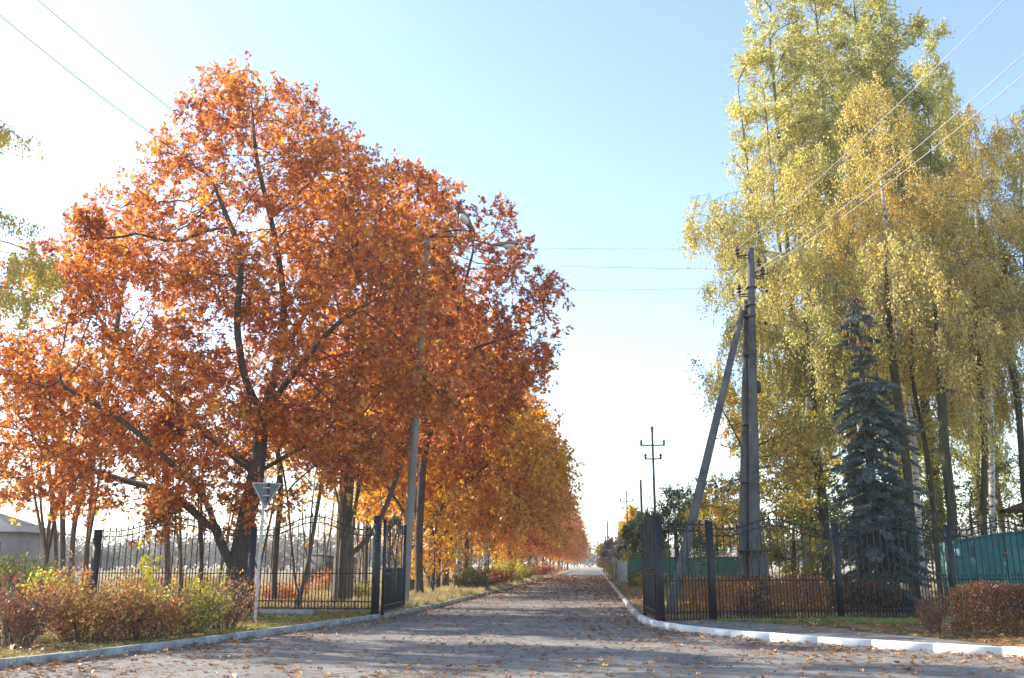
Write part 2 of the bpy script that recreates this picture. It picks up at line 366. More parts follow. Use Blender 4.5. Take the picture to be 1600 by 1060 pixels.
def kerb(name, P, sgn, mat, n_ind, w=0.15, h=0.15, length=1.0, seed=1, mat_fn=None):
    root = empty(name, (0, 0, 0)); tag(root, kind='structure')
    r = random.Random(seed)
    s = np.concatenate([[0], np.cumsum(np.linalg.norm(np.diff(P, axis=0), axis=1))])
    stuff = MB(); k = 0; u = 0.0
    while u + length < s[-1]:
        a = np.array([np.interp(u, s, P[:, q]) for q in (0, 1)]); b = np.array([np.interp(u + length, s, P[:, q]) for q in (0, 1)])
        d = b - a; L = np.linalg.norm(d); d /= L; nn = np.array([-d[1], d[0]]) * sgn
        c = (a + b) / 2 + nn * (w / 2 + r.uniform(-0.006, 0.006))
        rot = rotz(math.atan2(d[1], d[0]) + r.uniform(-0.006, 0.006))
        tilt = r.uniform(-0.012, 0.012)
        rot = rot @ np.array([[math.cos(tilt), 0, math.sin(tilt)], [0, 1, 0], [-math.sin(tilt), 0, math.cos(tilt)]])
        cc = (c[0], c[1], h / 2 - 0.03 + r.uniform(-0.004, 0.004))
        if n_ind[0] <= k < n_ind[1]:
            MB().box(cc, (L - 0.006, w, h + 0.06), rot, 0.008).obj('kerb_stone', mat_fn(c) if mat_fn else mat, root)
        elif -30 < c[0] < 22:
            stuff.box(cc, (L - 0.018, w, h + 0.06), rot, 0)
        u += length; k += 1
        if k > 400: break
    if stuff.n: tag(stuff.obj('far_kerb_stones', mat, root), kind='stuff')
    return root
kerb('left_kerb', kl, 1, M['kerb'], (4, 62), length=1.0, seed=3)
kerb('right_kerb', kr, -1, M['kerb'], (14, 70), h=0.165, w=0.16, length=1.2, seed=5, mat_fn=lambda c: M['white_kerb'] if c[1] < 29.5 else M['kerb'])
# asphalt footpath behind the white kerb
pk = offset(kr, 0)
pp = [(1.35, 28.6), (1.62, 25.6), (2.3, 23.9), (3.3, 22.45), (4.9, 20.65), (6.3, 19.4), (7.3, 18.75), (7.35, 19.4), (6.7, 21.0), (5.6, 23.2), (4.6, 25.0), (3.9, 26.5), (2.9, 26.75), (1.9, 26.9), (1.7, 28.6)]
def path_sheet():
    c = np.mean(np.array(pp), 0); return sheet('footpath', pp, ZV + 0.055, M['path_asphalt'])
path_sheet()

# ------------------------------------------------------------------ tree machinery
def clump_keep(p, rng, gap, sc):
    v = (np.sin(p[:, 0] * sc + 1.7 * np.sin(p[:, 1] * sc * .8)) + np.sin(p[:, 1] * sc * 1.1 + 1.3 * np.sin(p[:, 2] * sc)) + np.sin(p[:, 2] * sc * 1.3 + 2 * np.sin(p[:, 0] * sc * .7))) / 3
    return v > gap
def sample_ells(ells, n, rng, shell=0.5, gap=-0.35, sc=1.3):
    vol = np.array([e[1][0] * e[1][1] * e[1][2] for e in ells]); vol = vol ** 0.85; vol /= vol.sum()
    out = []
    while sum(len(o) for o in out) < n:
        k = rng.choice(len(ells), n, p=vol)
        d = rng.normal(size=(n, 3)); d /= np.linalg.norm(d, axis=1)[:, None]
        r = rng.random(n) ** (1 / 3.0); r = r * (1 - shell) + shell * r ** 0.35
        C = np.array([e[0] for e in ells])[k]; R = np.array([e[1] for e in ells])[k]
        p = C + d * r[:, None] * R
        p = p[clump_keep(p, rng, gap, sc)]
        out.append(p)
    return np.concatenate(out)[:n]
def colonize(skel, attr, stepl=0.45, kill=0.7, inf=5.0, bias=(0, 0, 0.1), iters=140, rng=None, wob=0.12):
    """skel: list of polylines [(pts)], first starts at the ground; others start at their own first point (joined to nearest node)"""
    pos = []; par = []
    for pl in skel:
        pl = np.asarray(pl, float)
        s = np.concatenate([[0], np.cumsum(np.linalg.norm(np.diff(pl, axis=0), axis=1))])
        u = np.arange(0, s[-1] + 1e-6, stepl)
        P = np.stack([np.interp(u, s, pl[:, q]) for q in range(3)], 1)
        for _ in range(3):
            if len(P) > 3: P[1:-1] = P[1:-1] * .5 + (P[:-2] + P[2:]) * .25
        if not pos: last = -1
        else:
            A = np.array(pos); last = int(np.argmin(np.linalg.norm(A - P[0], axis=1))); P = P[1:]
        for q in P:
            pos.append(q); par.append(last); last = len(pos) - 1
    pos = np.array(pos); par = list(par)
    a = attr.copy(); bias = np.array(bias)
    D = np.linalg.norm(a[:, None] - pos[None], axis=2); near = D.argmin(1); dist = D.min(1)
    alive = dist > kill
    a, near, dist = a[alive], near[alive], dist[alive]
    for it in range(iters):
        act = dist < inf
        if not len(a) or not act.any():
            inf *= 1.3
            if inf > 30 or not len(a): break
            continue
        idx = near[act]; v = a[act] - pos[idx]; v /= np.linalg.norm(v, axis=1)[:, None]
        acc = np.zeros_like(pos); np.add.at(acc, idx, v)
        u = np.unique(idx)
        d = acc[u]; d /= np.linalg.norm(d, axis=1)[:, None] + 1e-6
        d = d + bias + rng.normal(size=d.shape) * wob
        d /= np.linalg.norm(d, axis=1)[:, None]
        nw = pos[u] + d * stepl
        n0 = len(pos)
        pos = np.vstack([pos, nw]); par += list(u)
        DD = np.linalg.norm(a[:, None] - nw[None], axis=2)
        m = DD.min(1); k = DD.argmin(1)
        bet = m < dist
        near = np.where(bet, k + n0, near); dist = np.where(bet, m, dist)
        alive = dist > kill
        a, near, dist = a[alive], near[alive], dist[alive]
        if len(pos) > 9000: break
    return pos, np.array(par)
def radii(pos, par, tip, base, p=2.3):
    n = len(pos); acc = np.zeros(n); hgt = np.zeros(n)
    order = range(n - 1, -1, -1)
    for i in order:
        if acc[i] == 0: acc[i] = tip ** p
        q = par[i]
        if q >= 0:
            acc[q] += acc[i]; hgt[q] = max(hgt[q], hgt[i] + 1)
    r = acc ** (1 / p)
    k = math.log(base / tip) / math.log(max(r[0] / tip, 1.01))
    return tip * (r / tip) ** k, hgt
def frusta(mb, A, B, ra, rb, TA, TB, n):
    if not len(A): return
    ref = np.array((0.31, 0.17, 0.93)); 
    def fr(T):
        X = np.cross(T, ref); l = np.linalg.norm(X, axis=1)[:, None]; X = X / (l + 1e-6); return X, np.cross(T, X)
    an = np.arange(n) / n * 2 * math.pi
    c, s = np.cos(an)[None, :, None], np.sin(an)[None, :, None]
    XA, YA = fr(TA); XB, YB = fr(TB)
    va = A[:, None] + ra[:, None, None] * (c * XA[:, None] + s * YA[:, None])
    vb = B[:, None] + rb[:, None, None] * (c * XB[:, None] + s * YB[:, None])
    v = np.concatenate([va, vb], 1).reshape(-1, 3)
    base = np.array([(k, (k + 1) % n, n + (k + 1) % n, n + k) for k in range(n)])
    f = (base[None] + (np.arange(len(A)) * 2 * n)[:, None, None]).reshape(-1, 4)
    mb.add(v, f)
def skeleton_mesh(pos, par, r, rmin, rmax, n, flare=0):
    mb = MB(); N_ = len(pos)
    ch = np.full(N_, -1); best = np.zeros(N_)
    for i in range(N_):
        q = par[i]
        if q >= 0 and r[i] > best[q]: best[q] = r[i]; ch[q] = i
    T = np.zeros_like(pos)
    m = par >= 0
    seg = np.zeros_like(pos); seg[m] = pos[m] - pos[par[m]]
    seg /= np.linalg.norm(seg, axis=1)[:, None] + 1e-9
    T = seg.copy(); hm = ch >= 0; T[hm] = seg[hm] + seg[ch[hm]]
    T[~m] = seg[ch[~m]] if (~m).any() else 0
    T /= np.linalg.norm(T, axis=1)[:, None] + 1e-9
    rr = r.copy()
    if flare:
        z = pos[:, 2] - pos[0, 2]; rr = rr * (1 + flare * np.exp(-z / 0.35) * (z < 2))
    ids = np.where(m & (r >= rmin) & (r < rmax))[0]
    if not len(ids): return mb
    P = par[ids]; main = ch[P] == ids
    ra = np.where(main, rr[P], np.minimum(rr[ids] * 1.15, rr[P])); TA = np.where(main[:, None], T[P], seg[ids])
    frusta(mb, pos[P], pos[ids], ra, rr[ids], TA, T[ids], n)
    return mb
OAK = (np.array([(0, 0, 0), (-.13, .45, .02), (0, 1, -.06), (.13, .45, .02),
                 (-.05, .16, 0), (-.34, .40, .06), (-.09, .42, .01), (-.09, .46, .01), (-.38, .82, .05), (-.04, .76, 0),
                 (.05, .16, 0), (.34, .40, .06), (.09, .42, .01), (.09, .46, .01), (.38, .82, .05), (.04, .76, 0)]),
       np.array([(0, 2, 1), (0, 3, 2), (4, 6, 5), (7, 9, 8), (10, 11, 12), (13, 14, 15)]))
OAK_LITE = (np.array([(0, 0, 0), (-.42, .45, .06), (-.1, .6, 0), (0, 1, -.05), (.1, .6, 0), (.42, .45, .06)]), np.array([(0, 2, 1), (0, 5, 4), (0, 3, 2), (0, 4, 3)]))
OVAL = (np.array([(0, 0, 0), (-.33, .45, .05), (0, 1, -.03), (.33, .45, .05)]), np.array([(0, 3, 1), (3, 2, 1)]))
def leaves(mb, P, A, tmpl, size, tone, rng, flat=0.5):
    n = len(P)
    A = A / (np.linalg.norm(A, axis=1)[:, None] + 1e-9)
    Nn = rng.normal(size=(n, 3)) * (1 - flat) + np.array((0, 0, 1.)) * flat
    X = np.cross(A, Nn); X /= np.linalg.norm(X, axis=1)[:, None] + 1e-9
    Z = np.cross(X, A)
    tv, tf = tmpl
    s = size * rng.uniform(0.7, 1.25, n)
    fold = rng.uniform(-1, 2.5, n)
    v = P[:, None] + s[:, None, None] * (tv[None, :, 0:1] * X[:, None] + tv[None, :, 1:2] * A[:, None] + tv[None, :, 2:3] * fold[:, None, None] * Z[:, None])
    f = (tf[None] + (np.arange(n) * len(tv))[:, None, None]).reshape(-1, 3)
    mb.add(v.reshape(-1, 3), f, np.repeat(np.clip(tone, 0, 1), len(tv)))
def tone_field(P, rng, mean=0.5, sd=0.20, patch=0.16, sc=1.1):
    f = (np.sin(P[:, 0] * sc + 2 * np.sin(P[:, 2] * sc)) + np.sin(P[:, 1] * sc * 1.3 + P[:, 2] * sc * .9)) * 0.5
    return mean + patch * f + rng.normal(size=len(P)) * sd
def tree(name, label, cat, base, skel, ells, n_attr, bark, leafm, trunk_r, seed, leaf='oak', lsize=0.2, n_leaf=30000, stepl=0.45, kill=0.75,
         bias=(0, 0, 0.1), inf=5, gap=-0.35, sc=1.3, tone=0.5, twigs=True, hang=0.0, flat=0.45, sides=(8, 4), group=None, shell=0.5, tip=0.012, sigma=0.28, hmax=5, flare=0.45, patch=0.16, up=0.0):
    rng = np.random.default_rng(seed)
    at0 = sample_ells(ells, n_attr, rng, shell, gap, sc)
    pos, par = colonize(skel, at0, stepl, kill, inf, bias, rng=rng)
    r, hg = radii(pos, par, tip, trunk_r)
    base = np.array(base, float)
    lp = pos - base
    root = empty(name, base)
    tag(root, label, cat, group)
    thr = max(trunk_r * 0.16, tip * 2.2)
    tm = skeleton_mesh(lp, par, r, thr, 9, sides[0], flare)
    tm.obj('trunk', bark, root, True)
    bm_ = skeleton_mesh(lp, par, r, 0, thr, sides[1])
    # leaf-bearing nodes
    ids = np.where((hg <= hmax) & (par >= 0))[0]
    seg = lp[ids] - lp[par[ids]]; seg /= np.linalg.norm(seg, axis=1)[:, None] + 1e-9
    # twiglets
    per = {'oak': 9, 'lite': 7}.get(leaf, 14 if hang > .4 else 8)
    nt_ = max(1, int(n_leaf / per))
    w_ = np.exp(-hg[ids] * 0.25); k = rng.choice(len(ids), nt_, p=w_ / w_.sum())
    S = lp[ids[k]] + seg[k] * rng.uniform(-0.5, 0.5, nt_)[:, None] * stepl
    d = seg[k] * 0.6 + rng.normal(size=(nt_, 3)) * 0.75 + np.array((0, 0, up))
    if hang: d = seg[k] * 0.15 + rng.normal(size=(nt_, 3)) * 0.22 + np.array((0, 0, -1.0))
    d /= np.linalg.norm(d, axis=1)[:, None]
    L = rng.uniform(0.5, 1.5, nt_) * (sigma * 2) * (1 + hang * 2.0)
    if twigs:
        q = rng.random(nt_) < twigs
        frusta(bm_, S[q], S[q] + d[q] * L[q][:, None], np.full(q.sum(), tip * .55), np.full(q.sum(), tip * .3), d[q], d[q], 3)
    if bm_.n: bm_.obj('branches', bark if not hang else M['twig'], root)
    t = rng.random((nt_, per)) * 0.85 + 0.15
    if leaf != 'oval': t = 0.55 + 0.5 * t
    P = (S[:, None] + d[:, None] * (L[:, None] * t)[..., None]).reshape(-1, 3)
    P = P + rng.normal(size=P.shape) * sigma * 0.22
    dd = np.repeat(d, per, 0)
    if hang: A = dd * 0.6 + rng.normal(size=P.shape) * 0.5 + np.array((0, 0, -0.5))
    else: A = dd * 0.75 + rng.normal(size=P.shape) * 0.62 + np.array((0, 0, -0.18))
    tn = tone_field(P, rng, tone, patch=patch) + np.repeat(rng.normal(size=nt_) * 0.12, per)
    mb = MB()
    leaves(mb, P, A, {'oak': OAK, 'lite': OAK_LITE, 'oval': OVAL}[leaf], lsize, tn, rng, flat)
    mb.obj('crown', leafm, root)
    return root
def el(u, v, Y, ru, rz, ry):
    """ellipsoid measured on the photo: centre pixel at distance Y, half sizes in pixels, depth half size in metres"""
    k = Y / F_PX
    return (at(u, v, Y), (ru * k * 1.0, ry, rz * k * 1.08))

# ---- the big oak in front
Y0 = 32
gA = at(376, 955, Y0); gA[2] = 0.05
skA = [[gA, at(368, 900, Y0), at(382, 820, Y0), at(402, 740, Y0), at(410, 650, Y0), at(438, 560, Y0 + .4), at(445, 470, Y0 + .8), at(430, 370, Y0 + .6), at(400, 250, Y0), at(392, 150, Y0)],
       [at(366, 890, Y0), at(343, 850, Y0 - .6), at(325, 780, Y0 - 1.4), at(270, 725, Y0 - 2.2), at(190, 655, Y0 - 3), at(90, 600, Y0 - 3.4)],
       [at(335, 830, Y0 - .9), at(270, 770, Y0 - .6), at(170, 745, Y0), at(60, 700, Y0 + .8)],
       [at(402, 740, Y0), at(300, 660, Y0 + 1.5), at(200, 560, Y0 + 2.5), at(120, 450, Y0 + 3)],
       [at(410, 650, Y0), at(380, 590, Y0 - 1), at(368, 500, Y0 - 1.8), at(380, 400, Y0 - 2.2), at(330, 280, Y0 - 2)],
       [at(415, 640, Y0), at(470, 570, Y0 - 1.2), at(530, 500, Y0 - 2.4), at(620, 450, Y0 - 3)],
       [at(438, 560, Y0 + .4), at(500, 450, Y0 + 2), at(540, 330, Y0 + 3)],
       [at(392, 775, Y0), at(420, 762, Y0 - .5), at(440, 790, Y0 - 1)],
       [at(400, 740, Y0), at(470, 700, Y0 + 1.8), at(560, 660, Y0 + 3)]]
elA = [el(432, 800, Y0 - 1, 48, 42, 1.2), el(265, 790, Y0 - 1, 75, 34, 1.6), el(340, 800, Y0 - 1.4, 40, 34, 1.0), el(470, 760, Y0 - .5, 40, 40, 1.2), el(668, 410, 33, 42, 85, 1.3), el(705, 372, 33.4, 34, 34, 1.0), el(610, 545, Y0 - 1, 90, 110, 2.6), el(650, 590, Y0 - .5, 55, 55, 1.8), el(620, 430, Y0, 70, 90, 2.4), el(200, 760, Y0 - 1, 110, 45, 2.6), el(40, 560, Y0 + .5, 110, 70, 3), el(330, 720, Y0 - 2, 100, 55, 2), el(395, 330, Y0, 175, 235, 4.6), el(390, 210, Y0, 105, 115, 3.0), el(510, 400, Y0, 130, 210, 4.2), el(575, 500, Y0, 95, 170, 4.0), el(270, 470, Y0, 170, 150, 5),
       el(130, 560, Y0, 180, 185, 4.6), el(60, 660, Y0 - .5, 150, 120, 3.6), el(500, 620, Y0, 140, 120, 4.4), el(300, 640, Y0, 200, 90, 5), el(215, 400, Y0 + 1, 90, 90, 3.4), el(90, 745, Y0 - 1, 120, 50, 2.5), el(540, 700, Y0 - .5, 90, 70, 2.6)]
tree('oak_tree', 'broad rust-orange oak, nearest and largest of the left row, with thick leaning dark trunk', 'tree', gA, skA, elA, 3300, M['oak_bark'], M['oak_leaf'], 0.37, 11,
     leaf='oak', lsize=0.20, n_leaf=90000, stepl=0.42, kill=0.6, gap=-0.1, sc=1.35, tone=0.5, twigs=0.6, flat=0.55, flare=0.35, sigma=0.30)
# ---- oak with the pale trunk just beyond the fence
Y1 = 38.5
gB = at(532, 945, Y1); gB[2] = 0.05
skB = [[gB, at(534, 880, Y1), at(540, 780, Y1), at(548, 680, Y1), at(560, 560, Y1), at(580, 440, Y1), at(590, 320, Y1)],
       [at(545, 872, Y1), at(590, 825, Y1 - .5), at(625, 735, Y1 - 1), at(650, 640, Y1 - 1.2), at(690, 545, Y1 - 1.6)],
       [at(545, 720, Y1), at(500, 620, Y1 + 1), at(470, 500, Y1 + 2)],
       [at(560, 560, Y1), at(620, 480, Y1 - 1), at(660, 400, Y1 - 1.5)]]
elB = [el(600, 440, Y1, 130, 200, 4.0), el(560, 350, Y1, 90, 120, 3.0), el(640, 560, Y1, 120, 130, 3.6), el(560, 640, Y1, 120, 110, 4), el(650, 340, Y1, 60, 80, 2.4)]
tree('oak_tree', 'orange oak with thick pale forked trunk just behind the left fence beside the open gate', 'tree', gB, skB, elB, 1300, M['pale_bark'], M['oak_leaf'], 0.35, 12,
     leaf='oak', lsize=0.25, n_leaf=24000, stepl=0.45, kill=0.7, gap=-0.1, sc=1.4, tone=0.5, twigs=0.5, flat=0.5)
# ---- oak leaning over the road behind the lamp post
Y2 = 47
gC = at(655, 925, Y2); gC[2] = 0.05
skC = [[gC, at(654, 840, Y2), at(660, 730, Y2), at(672, 640, Y2), at(690, 560, Y2 - .5), at(720, 470, Y2 - 1), at(740, 390, Y2 - 1)],
       [at(685, 570, Y2 - .5), at(730, 548, Y2 - 1.5), at(800, 525, Y2 - 2.5), at(860, 500, Y2 - 3)],
       [at(665, 690, Y2), at(700, 640, Y2 + 1), at(760, 600, Y2 + 2), at(820, 590, Y2 + 2)],
       [at(672, 640, Y2), at(640, 520, Y2 + 1), at(650, 400, Y2 + 2)]]
elC = [el(690, 470, Y2, 130, 120, 4), el(745, 400, Y2, 95, 80, 3.2), el(820, 480, Y2 - 1, 75, 75, 3.0), el(760, 560, Y2, 110, 80, 4), el(660, 350, Y2, 80, 75, 3.2), el(780, 350, Y2, 40, 36, 1.8), el(700, 650, Y2, 110, 70, 3.5), el(850, 470, Y2 - 1, 38, 50, 1.8)]
tree('oak_tree', 'dark rust oak arching over the road behind the street lamp', 'tree', gC, skC, elC, 1500, M['oak_bark'], M['oak_leaf'], 0.21, 13,
     leaf='oak', lsize=0.25, n_leaf=25000, stepl=0.45, kill=0.72, gap=-0.1, sc=1.4, tone=0.38, twigs=0.5, flat=0.5)
# ---- the avenue: three kinds of oak, copied down the row
def avenue_oak(i, mat, tone):
    h = [15.5, 14.5, 16.5][i]
    sk = [[(0, 0, 0), (0.1, 0, 2.2), (0.3, 0.1, 5), (0.5, 0, 8.5), (0.6, 0, h - 3)], [(0.1, 0, 2.3), (1.6, .3, 4.2), (3.6, .4, 5.8), (5.6, 0, 7)], [(0.15, 0, 3), (-1.4, -.5, 5), (-3.4, -.8, 7)], [(0.3, 0.1, 5), (1.8, -1, 7.4), (3.4, -2, 9.6)]]
    es = [((0.8, 0, h * .60), (5.4, 4.8, h * .34)), ((3.4, 0.5, h * .45), (4.2, 4.2, h * .22)), ((-2.8, 0, h * .5), (3.4, 4.0, h * .26)), ((0.8, 0, h * .80), (3.2, 3.2, h * .19)), ((5.2, 0, h * .34), (2.8, 3.2, 2.2)), ((3.0, 3.0, 3.9), (2.2, 2.2, 1.3))]
    return tree('oak_tree', '', 'tree', (0, 0, 0), sk, es, 850, M['oak_bark'], mat, 0.2, 30 + i, leaf='lite', lsize=0.25, n_leaf=25000, stepl=0.55, kill=0.95,
                gap=-0.1, sc=1.5, tone=tone, twigs=0.35, flat=0.5, tip=0.018, sigma=0.36)
protos = [avenue_oak(0, M['oak_leaf_gold'], 0.45), avenue_oak(1, M['oak_leaf'], 0.65), avenue_oak(2, M['oak_leaf'], 0.56)]
ys = [54, 61, 68, 76, 84, 92, 101, 110, 119, 129, 139, 150, 161, 173, 186, 200, 215, 231, 248, 266, 285, 305, 327, 350]
seq = [0, 1, 0, 1, 2, 0, 1, 2]
near_lab = ['golden orange oak with slim dark trunk, first of the avenue beyond the lamp post oak', 'orange oak second in the avenue behind the golden one', 'golden leaved oak third in the avenue, low boughs over the verge',
            'orange oak fourth along the avenue, above the low green shrub', 'rust orange oak fifth along the avenue, above the thick twin trunk']
used = set()
for i, y in enumerate(ys):
    k = seq[i % 8] if i < 8 else rnd.choice([1, 2, 1, 2, 0])
    o = protos[k] if k not in used else copy_tree(protos[k])
    used.add(k)
    o.location = (-10.2 + rnd.uniform(-0.6, 0.6), y + rnd.uniform(-1, 1), 0.05)
    o.rotation_euler = (0, 0, rnd.uniform(-0.5, 0.5) if i < 5 else rnd.choice([0, 0.5, -0.5, math.pi * .9]) + rnd.uniform(-.3, .3))
    s_ = rnd.uniform(0.92, 1.14) if y < 120 else rnd.uniform(0.8, 1.06)
    s_ *= 1.1 if i < 6 else 1.04
    o.scale = (s_, s_, s_ * (1.14 if i < 6 else 1.04) * rnd.uniform(0.96, 1.05))
    if i < 5: tag(o, near_lab[i], 'tree', 'oaks lining the left side of the road')
    else: tag(o, 'small distant orange oak merging into the far end of the avenue', 'tree', 'oaks lining the left side of the road')

# ------------------------------------------------------------------ poplars and birches on the right
def poplar(i, h, rr, tone):
    sk = [[(0, 0, 0), (0.05, 0, 3), (0.0, 0.1, h * .45), (0.1, 0, h * .93)]]
    rng = np.random.default_rng(i)
    for k in range(7):
        a = rng.uniform(0, 6.28); z = rng.uniform(3.5, h * .45); L = rng.uniform(h * .3, h * .45)
        c, s = math.cos(a), math.sin(a)
        sk.append([(0, 0, z), (c * rr * .35, s * rr * .35, z + L * .2), (c * rr * .6, s * rr * .6, z + L * .55), (c * rr * .7, s * rr * .7, z + L)])
    es = [((0, 0, h * .45), (rr, rr, h * .26)), ((0.15, 0, h * .68), (rr * .95, rr * .9, h * .22)), ((-.1, 0, h * .87), (rr * .55, rr * .55, h * .14)), ((0.2, 0, h * .25), (rr * .7, rr * .7, h * .12)), ((rr * .5, 0, h * .72), (rr * .4, rr * .5, h * .15)), ((-rr * .5, 0, h * .66), (rr * .4, rr * .5, h * .16))]
    return tree('poplar_tree', '', 'tree', (0, 0, 0), sk, es, 1100, M['poplar_bark'], M['poplar_leaf'], 0.34, 50 + i, leaf='oval', lsize=0.15, n_leaf=62000, stepl=0.6, kill=0.7,
                bias=(0, 0, 0.9), gap=-0.12, sc=1.5, tone=tone, twigs=0.2, flat=0.1, tip=0.015, sigma=0.30, hmax=7, up=0.7, inf=4)
pops = [poplar(0, 34, 2.9, 0.62), poplar(1, 31, 2.6, 0.5)]
pl = [(1200, -20, 47, 0, 'tall yellow-green poplar, leftmost of the group on the right', 1.0), (1268, -60, 49, 0, 'very tall poplar with yellow-green leaves, second from the left, top beyond the frame', 1.0), (1325, -60, 52, 1, 'tall olive-green poplar in the middle of the group, top beyond the frame', 1.1),
      (1378, -10, 50, 1, 'tall olive poplar whose top edges the blue sky right of the tallest pair', 1.1), (1442, 42, 54, 1, 'slimmer green poplar with pointed top standing right of the tall group', 0.75), (1478, 118, 55, 1, 'smallest poplar tip, dark green, rising just right of the slim pointed one', 0.5)]
used = set()
for u, v, Y, k, lab, wd in pl:
    o = pops[k] if k not in used else copy_tree(pops[k]); used.add(k)
    top = at(u, v, Y); h0 = (34, 31)[k]
    o.location = (top[0], Y, 0.05); s_ = top[2] / h0
    o.scale = (wd, wd, s_); o.rotation_euler = (0, 0, rnd.uniform(0, 6))
    tag(o, lab, 'tree', 'poplars behind the right fence')
def birch(lab, u0, trunkpx, Y, ells, seed, mat, tone, n=30000, tr=0.2, bark='birch_bark', extra=(), name='birch_tree', cat='tree', grp='birches behind the right fence', gap=-0.02, hang=0.6, lsize=0.105):
    g = at(u0, 900, Y); g[2] = 0.05
    sk = [[g] + [at(u + rnd.uniform(-7, 7), v, Y + dy + rnd.uniform(-.2, .2)) for u, v, dy in trunkpx]] + [[at(u, v, Y + dy) for u, v, dy in e] for e in extra]
    return tree(name, lab, cat, g, sk, [el(*([e[0], e[1], Y] + list(e[2:]))) for e in ells], 900, M[bark], mat, tr * .8, seed, leaf='oval', lsize=lsize, n_leaf=n, stepl=0.5, kill=0.8,
                bias=(0, 0, 0.25), gap=gap, tone=tone, twigs=0.9, hang=hang, flat=0.1, tip=0.011, sigma=0.30, hmax=6, group=grp, sides=(7, 3), patch=0.2, flare=0.2)
birch('weeping birch with drooping yellow-green twigs reaching furthest left above the utility pole', 1252, [(1258, 780, 0), (1262, 650, 0), (1255, 500, 0), (1245, 400, 0), (1225, 310, 0), (1205, 240, 0)], 40,
      [(1205, 420, 90, 170, 3.2), (1230, 280, 75, 90, 2.6), (1105, 320, 50, 50, 1.8), (1108, 390, 42, 70, 1.6), (1120, 330, 40, 50, 1.5), (1190, 580, 85, 110, 3), (1270, 520, 70, 150, 3.2), (1150, 330, 70, 60, 2)], 61, M['birch_leaf'], 0.5, 46000, 0.17,
      extra=[[(1245, 400, 0), (1205, 395, -.5), (1155, 385, -1)], [(1240, 400, 0), (1262, 320, 1), (1270, 250, 1)]])
birch('birch with golden crown in front of the olive poplars, white upper trunk showing', 1445, [(1432, 800, 0), (1425, 690, 0), (1410, 560, 0), (1392, 420, 0), (1378, 300, 0), (1368, 180, 0)], 41,
      [(1372, 190, 58, 85, 2.2), (1380, 320, 80, 110, 3), (1390, 450, 85, 110, 3.2), (1340, 380, 60, 120, 2.6), (1430, 520, 60, 90, 3)], 62, M['birch_leaf_gold'], 0.55, 38000, 0.17)
birch('wide yellow birch at the right with rounded top against the blue sky', 1552, [(1550, 800, 0), (1548, 690, 0), (1540, 560, 0), (1532, 420, 0), (1530, 300, 0), (1525, 200, 0)], 42,
      [(1530, 235, 75, 85, 2.6), (1500, 330, 85, 110, 3), (1560, 400, 80, 130, 3.2), (1510, 480, 80, 110, 3.2), (1470, 420, 55, 120, 2.6)], 63, M['birch_leaf_gold'], 0.45, 44000, 0.16)
birch('yellow-green birch at the right edge of the frame, partly cut off', 1625, [(1620, 800, 0), (1610, 690, 0), (1605, 560, 0), (1600, 420, 0), (1600, 300, 0), (1600, 200, 0)], 44,
      [(1610, 250, 70, 90, 2.6), (1620, 380, 90, 120, 3), (1600, 500, 80, 130, 3.2), (1650, 560, 80, 120, 3)], 64, M['birch_leaf'], 0.45, 34000, 0.18)
birch('slim birch in the middle, orange-gold leaves hanging behind the spruce top', 1398, [(1395, 760, 0), (1388, 660, 0), (1382, 560, 0), (1400, 470, 0), (1410, 400, 0)], 45,
      [(1400, 480, 80, 120, 3), (1450, 570, 70, 100, 2.6), (1350, 560, 60, 100, 2.6), (1520, 580, 70, 90, 3)], 65, M['birch_leaf_gold'], 0.6, 22000, 0.15, gap=-0.15)
# dark poplar-like trunks below the birch crowns
def dark_tree(lab, u0, tp, Y, ells, seed, mat, tone, n, tr, grp='dark trunked trees behind the right fence'):
    return birch(lab, u0, tp, Y, ells, seed, mat, tone, n, tr, bark='mossy_bark', name='broadleaf_tree', grp=grp, hang=0.3, gap=-0.1)
dark_tree('leaning dark trunked tree just right of the spruce', 1428, [(1410, 720, 0), (1398, 600, 0), (1385, 480, 0), (1380, 380, 0)], 37, [(1385, 430, 60, 90, 2.2), (1350, 520, 50, 60, 2)], 71, M['birch_leaf'], 0.5, 9000, 0.2)
dark_tree('straight dark trunk with olive mossy bark standing behind the fence post near the green shed', 1483, [(1482, 800, 0), (1474, 690, 0), (1466, 580, 0), (1462, 440, 0)], 36, [(1465, 470, 55, 110, 2.2), (1500, 560, 55, 60, 2)], 72, M['birch_leaf_gold'], 0.5, 9000, 0.22)
dark_tree('thin dark tree with ascending bare boughs beside the straight mossy one', 1466, [(1462, 780, 0), (1450, 690, 0), (1430, 590, 0), (1425, 500, 0)], 39, [(1430, 520, 50, 80, 2), (1500, 650, 60, 60, 2)], 73, M['birch_leaf'], 0.6, 4000, 0.13)
dark_tree('mossy brown trunk directly left of the right-hand birch stem', 1540, [(1538, 800, 0), (1535, 690, 0), (1525, 560, 0), (1520, 440, 0)], 40, [(1530, 480, 60, 90, 2)], 74, M['birch_leaf_gold'], 0.5, 7000, 0.16)
dark_tree('mossy trunk leaning left near the right edge above the brown roof', 1610, [(1598, 740, 0), (1585, 620, 0), (1572, 500, 0), (1565, 400, 0)], 43, [(1570, 430, 60, 90, 2.2)], 75, M['birch_leaf'], 0.5, 7000, 0.18)
dark_tree('broad dark trunk with olive leaves hidden left of the spruce', 1292, [(1285, 780, 0), (1275, 690, 0), (1268, 600, 0), (1262, 480, 0)], 38, [(1270, 560, 65, 130, 2.6), (1240, 660, 60, 80, 2.4)], 76, M['birch_leaf'], 0.35, 14000, 0.24)
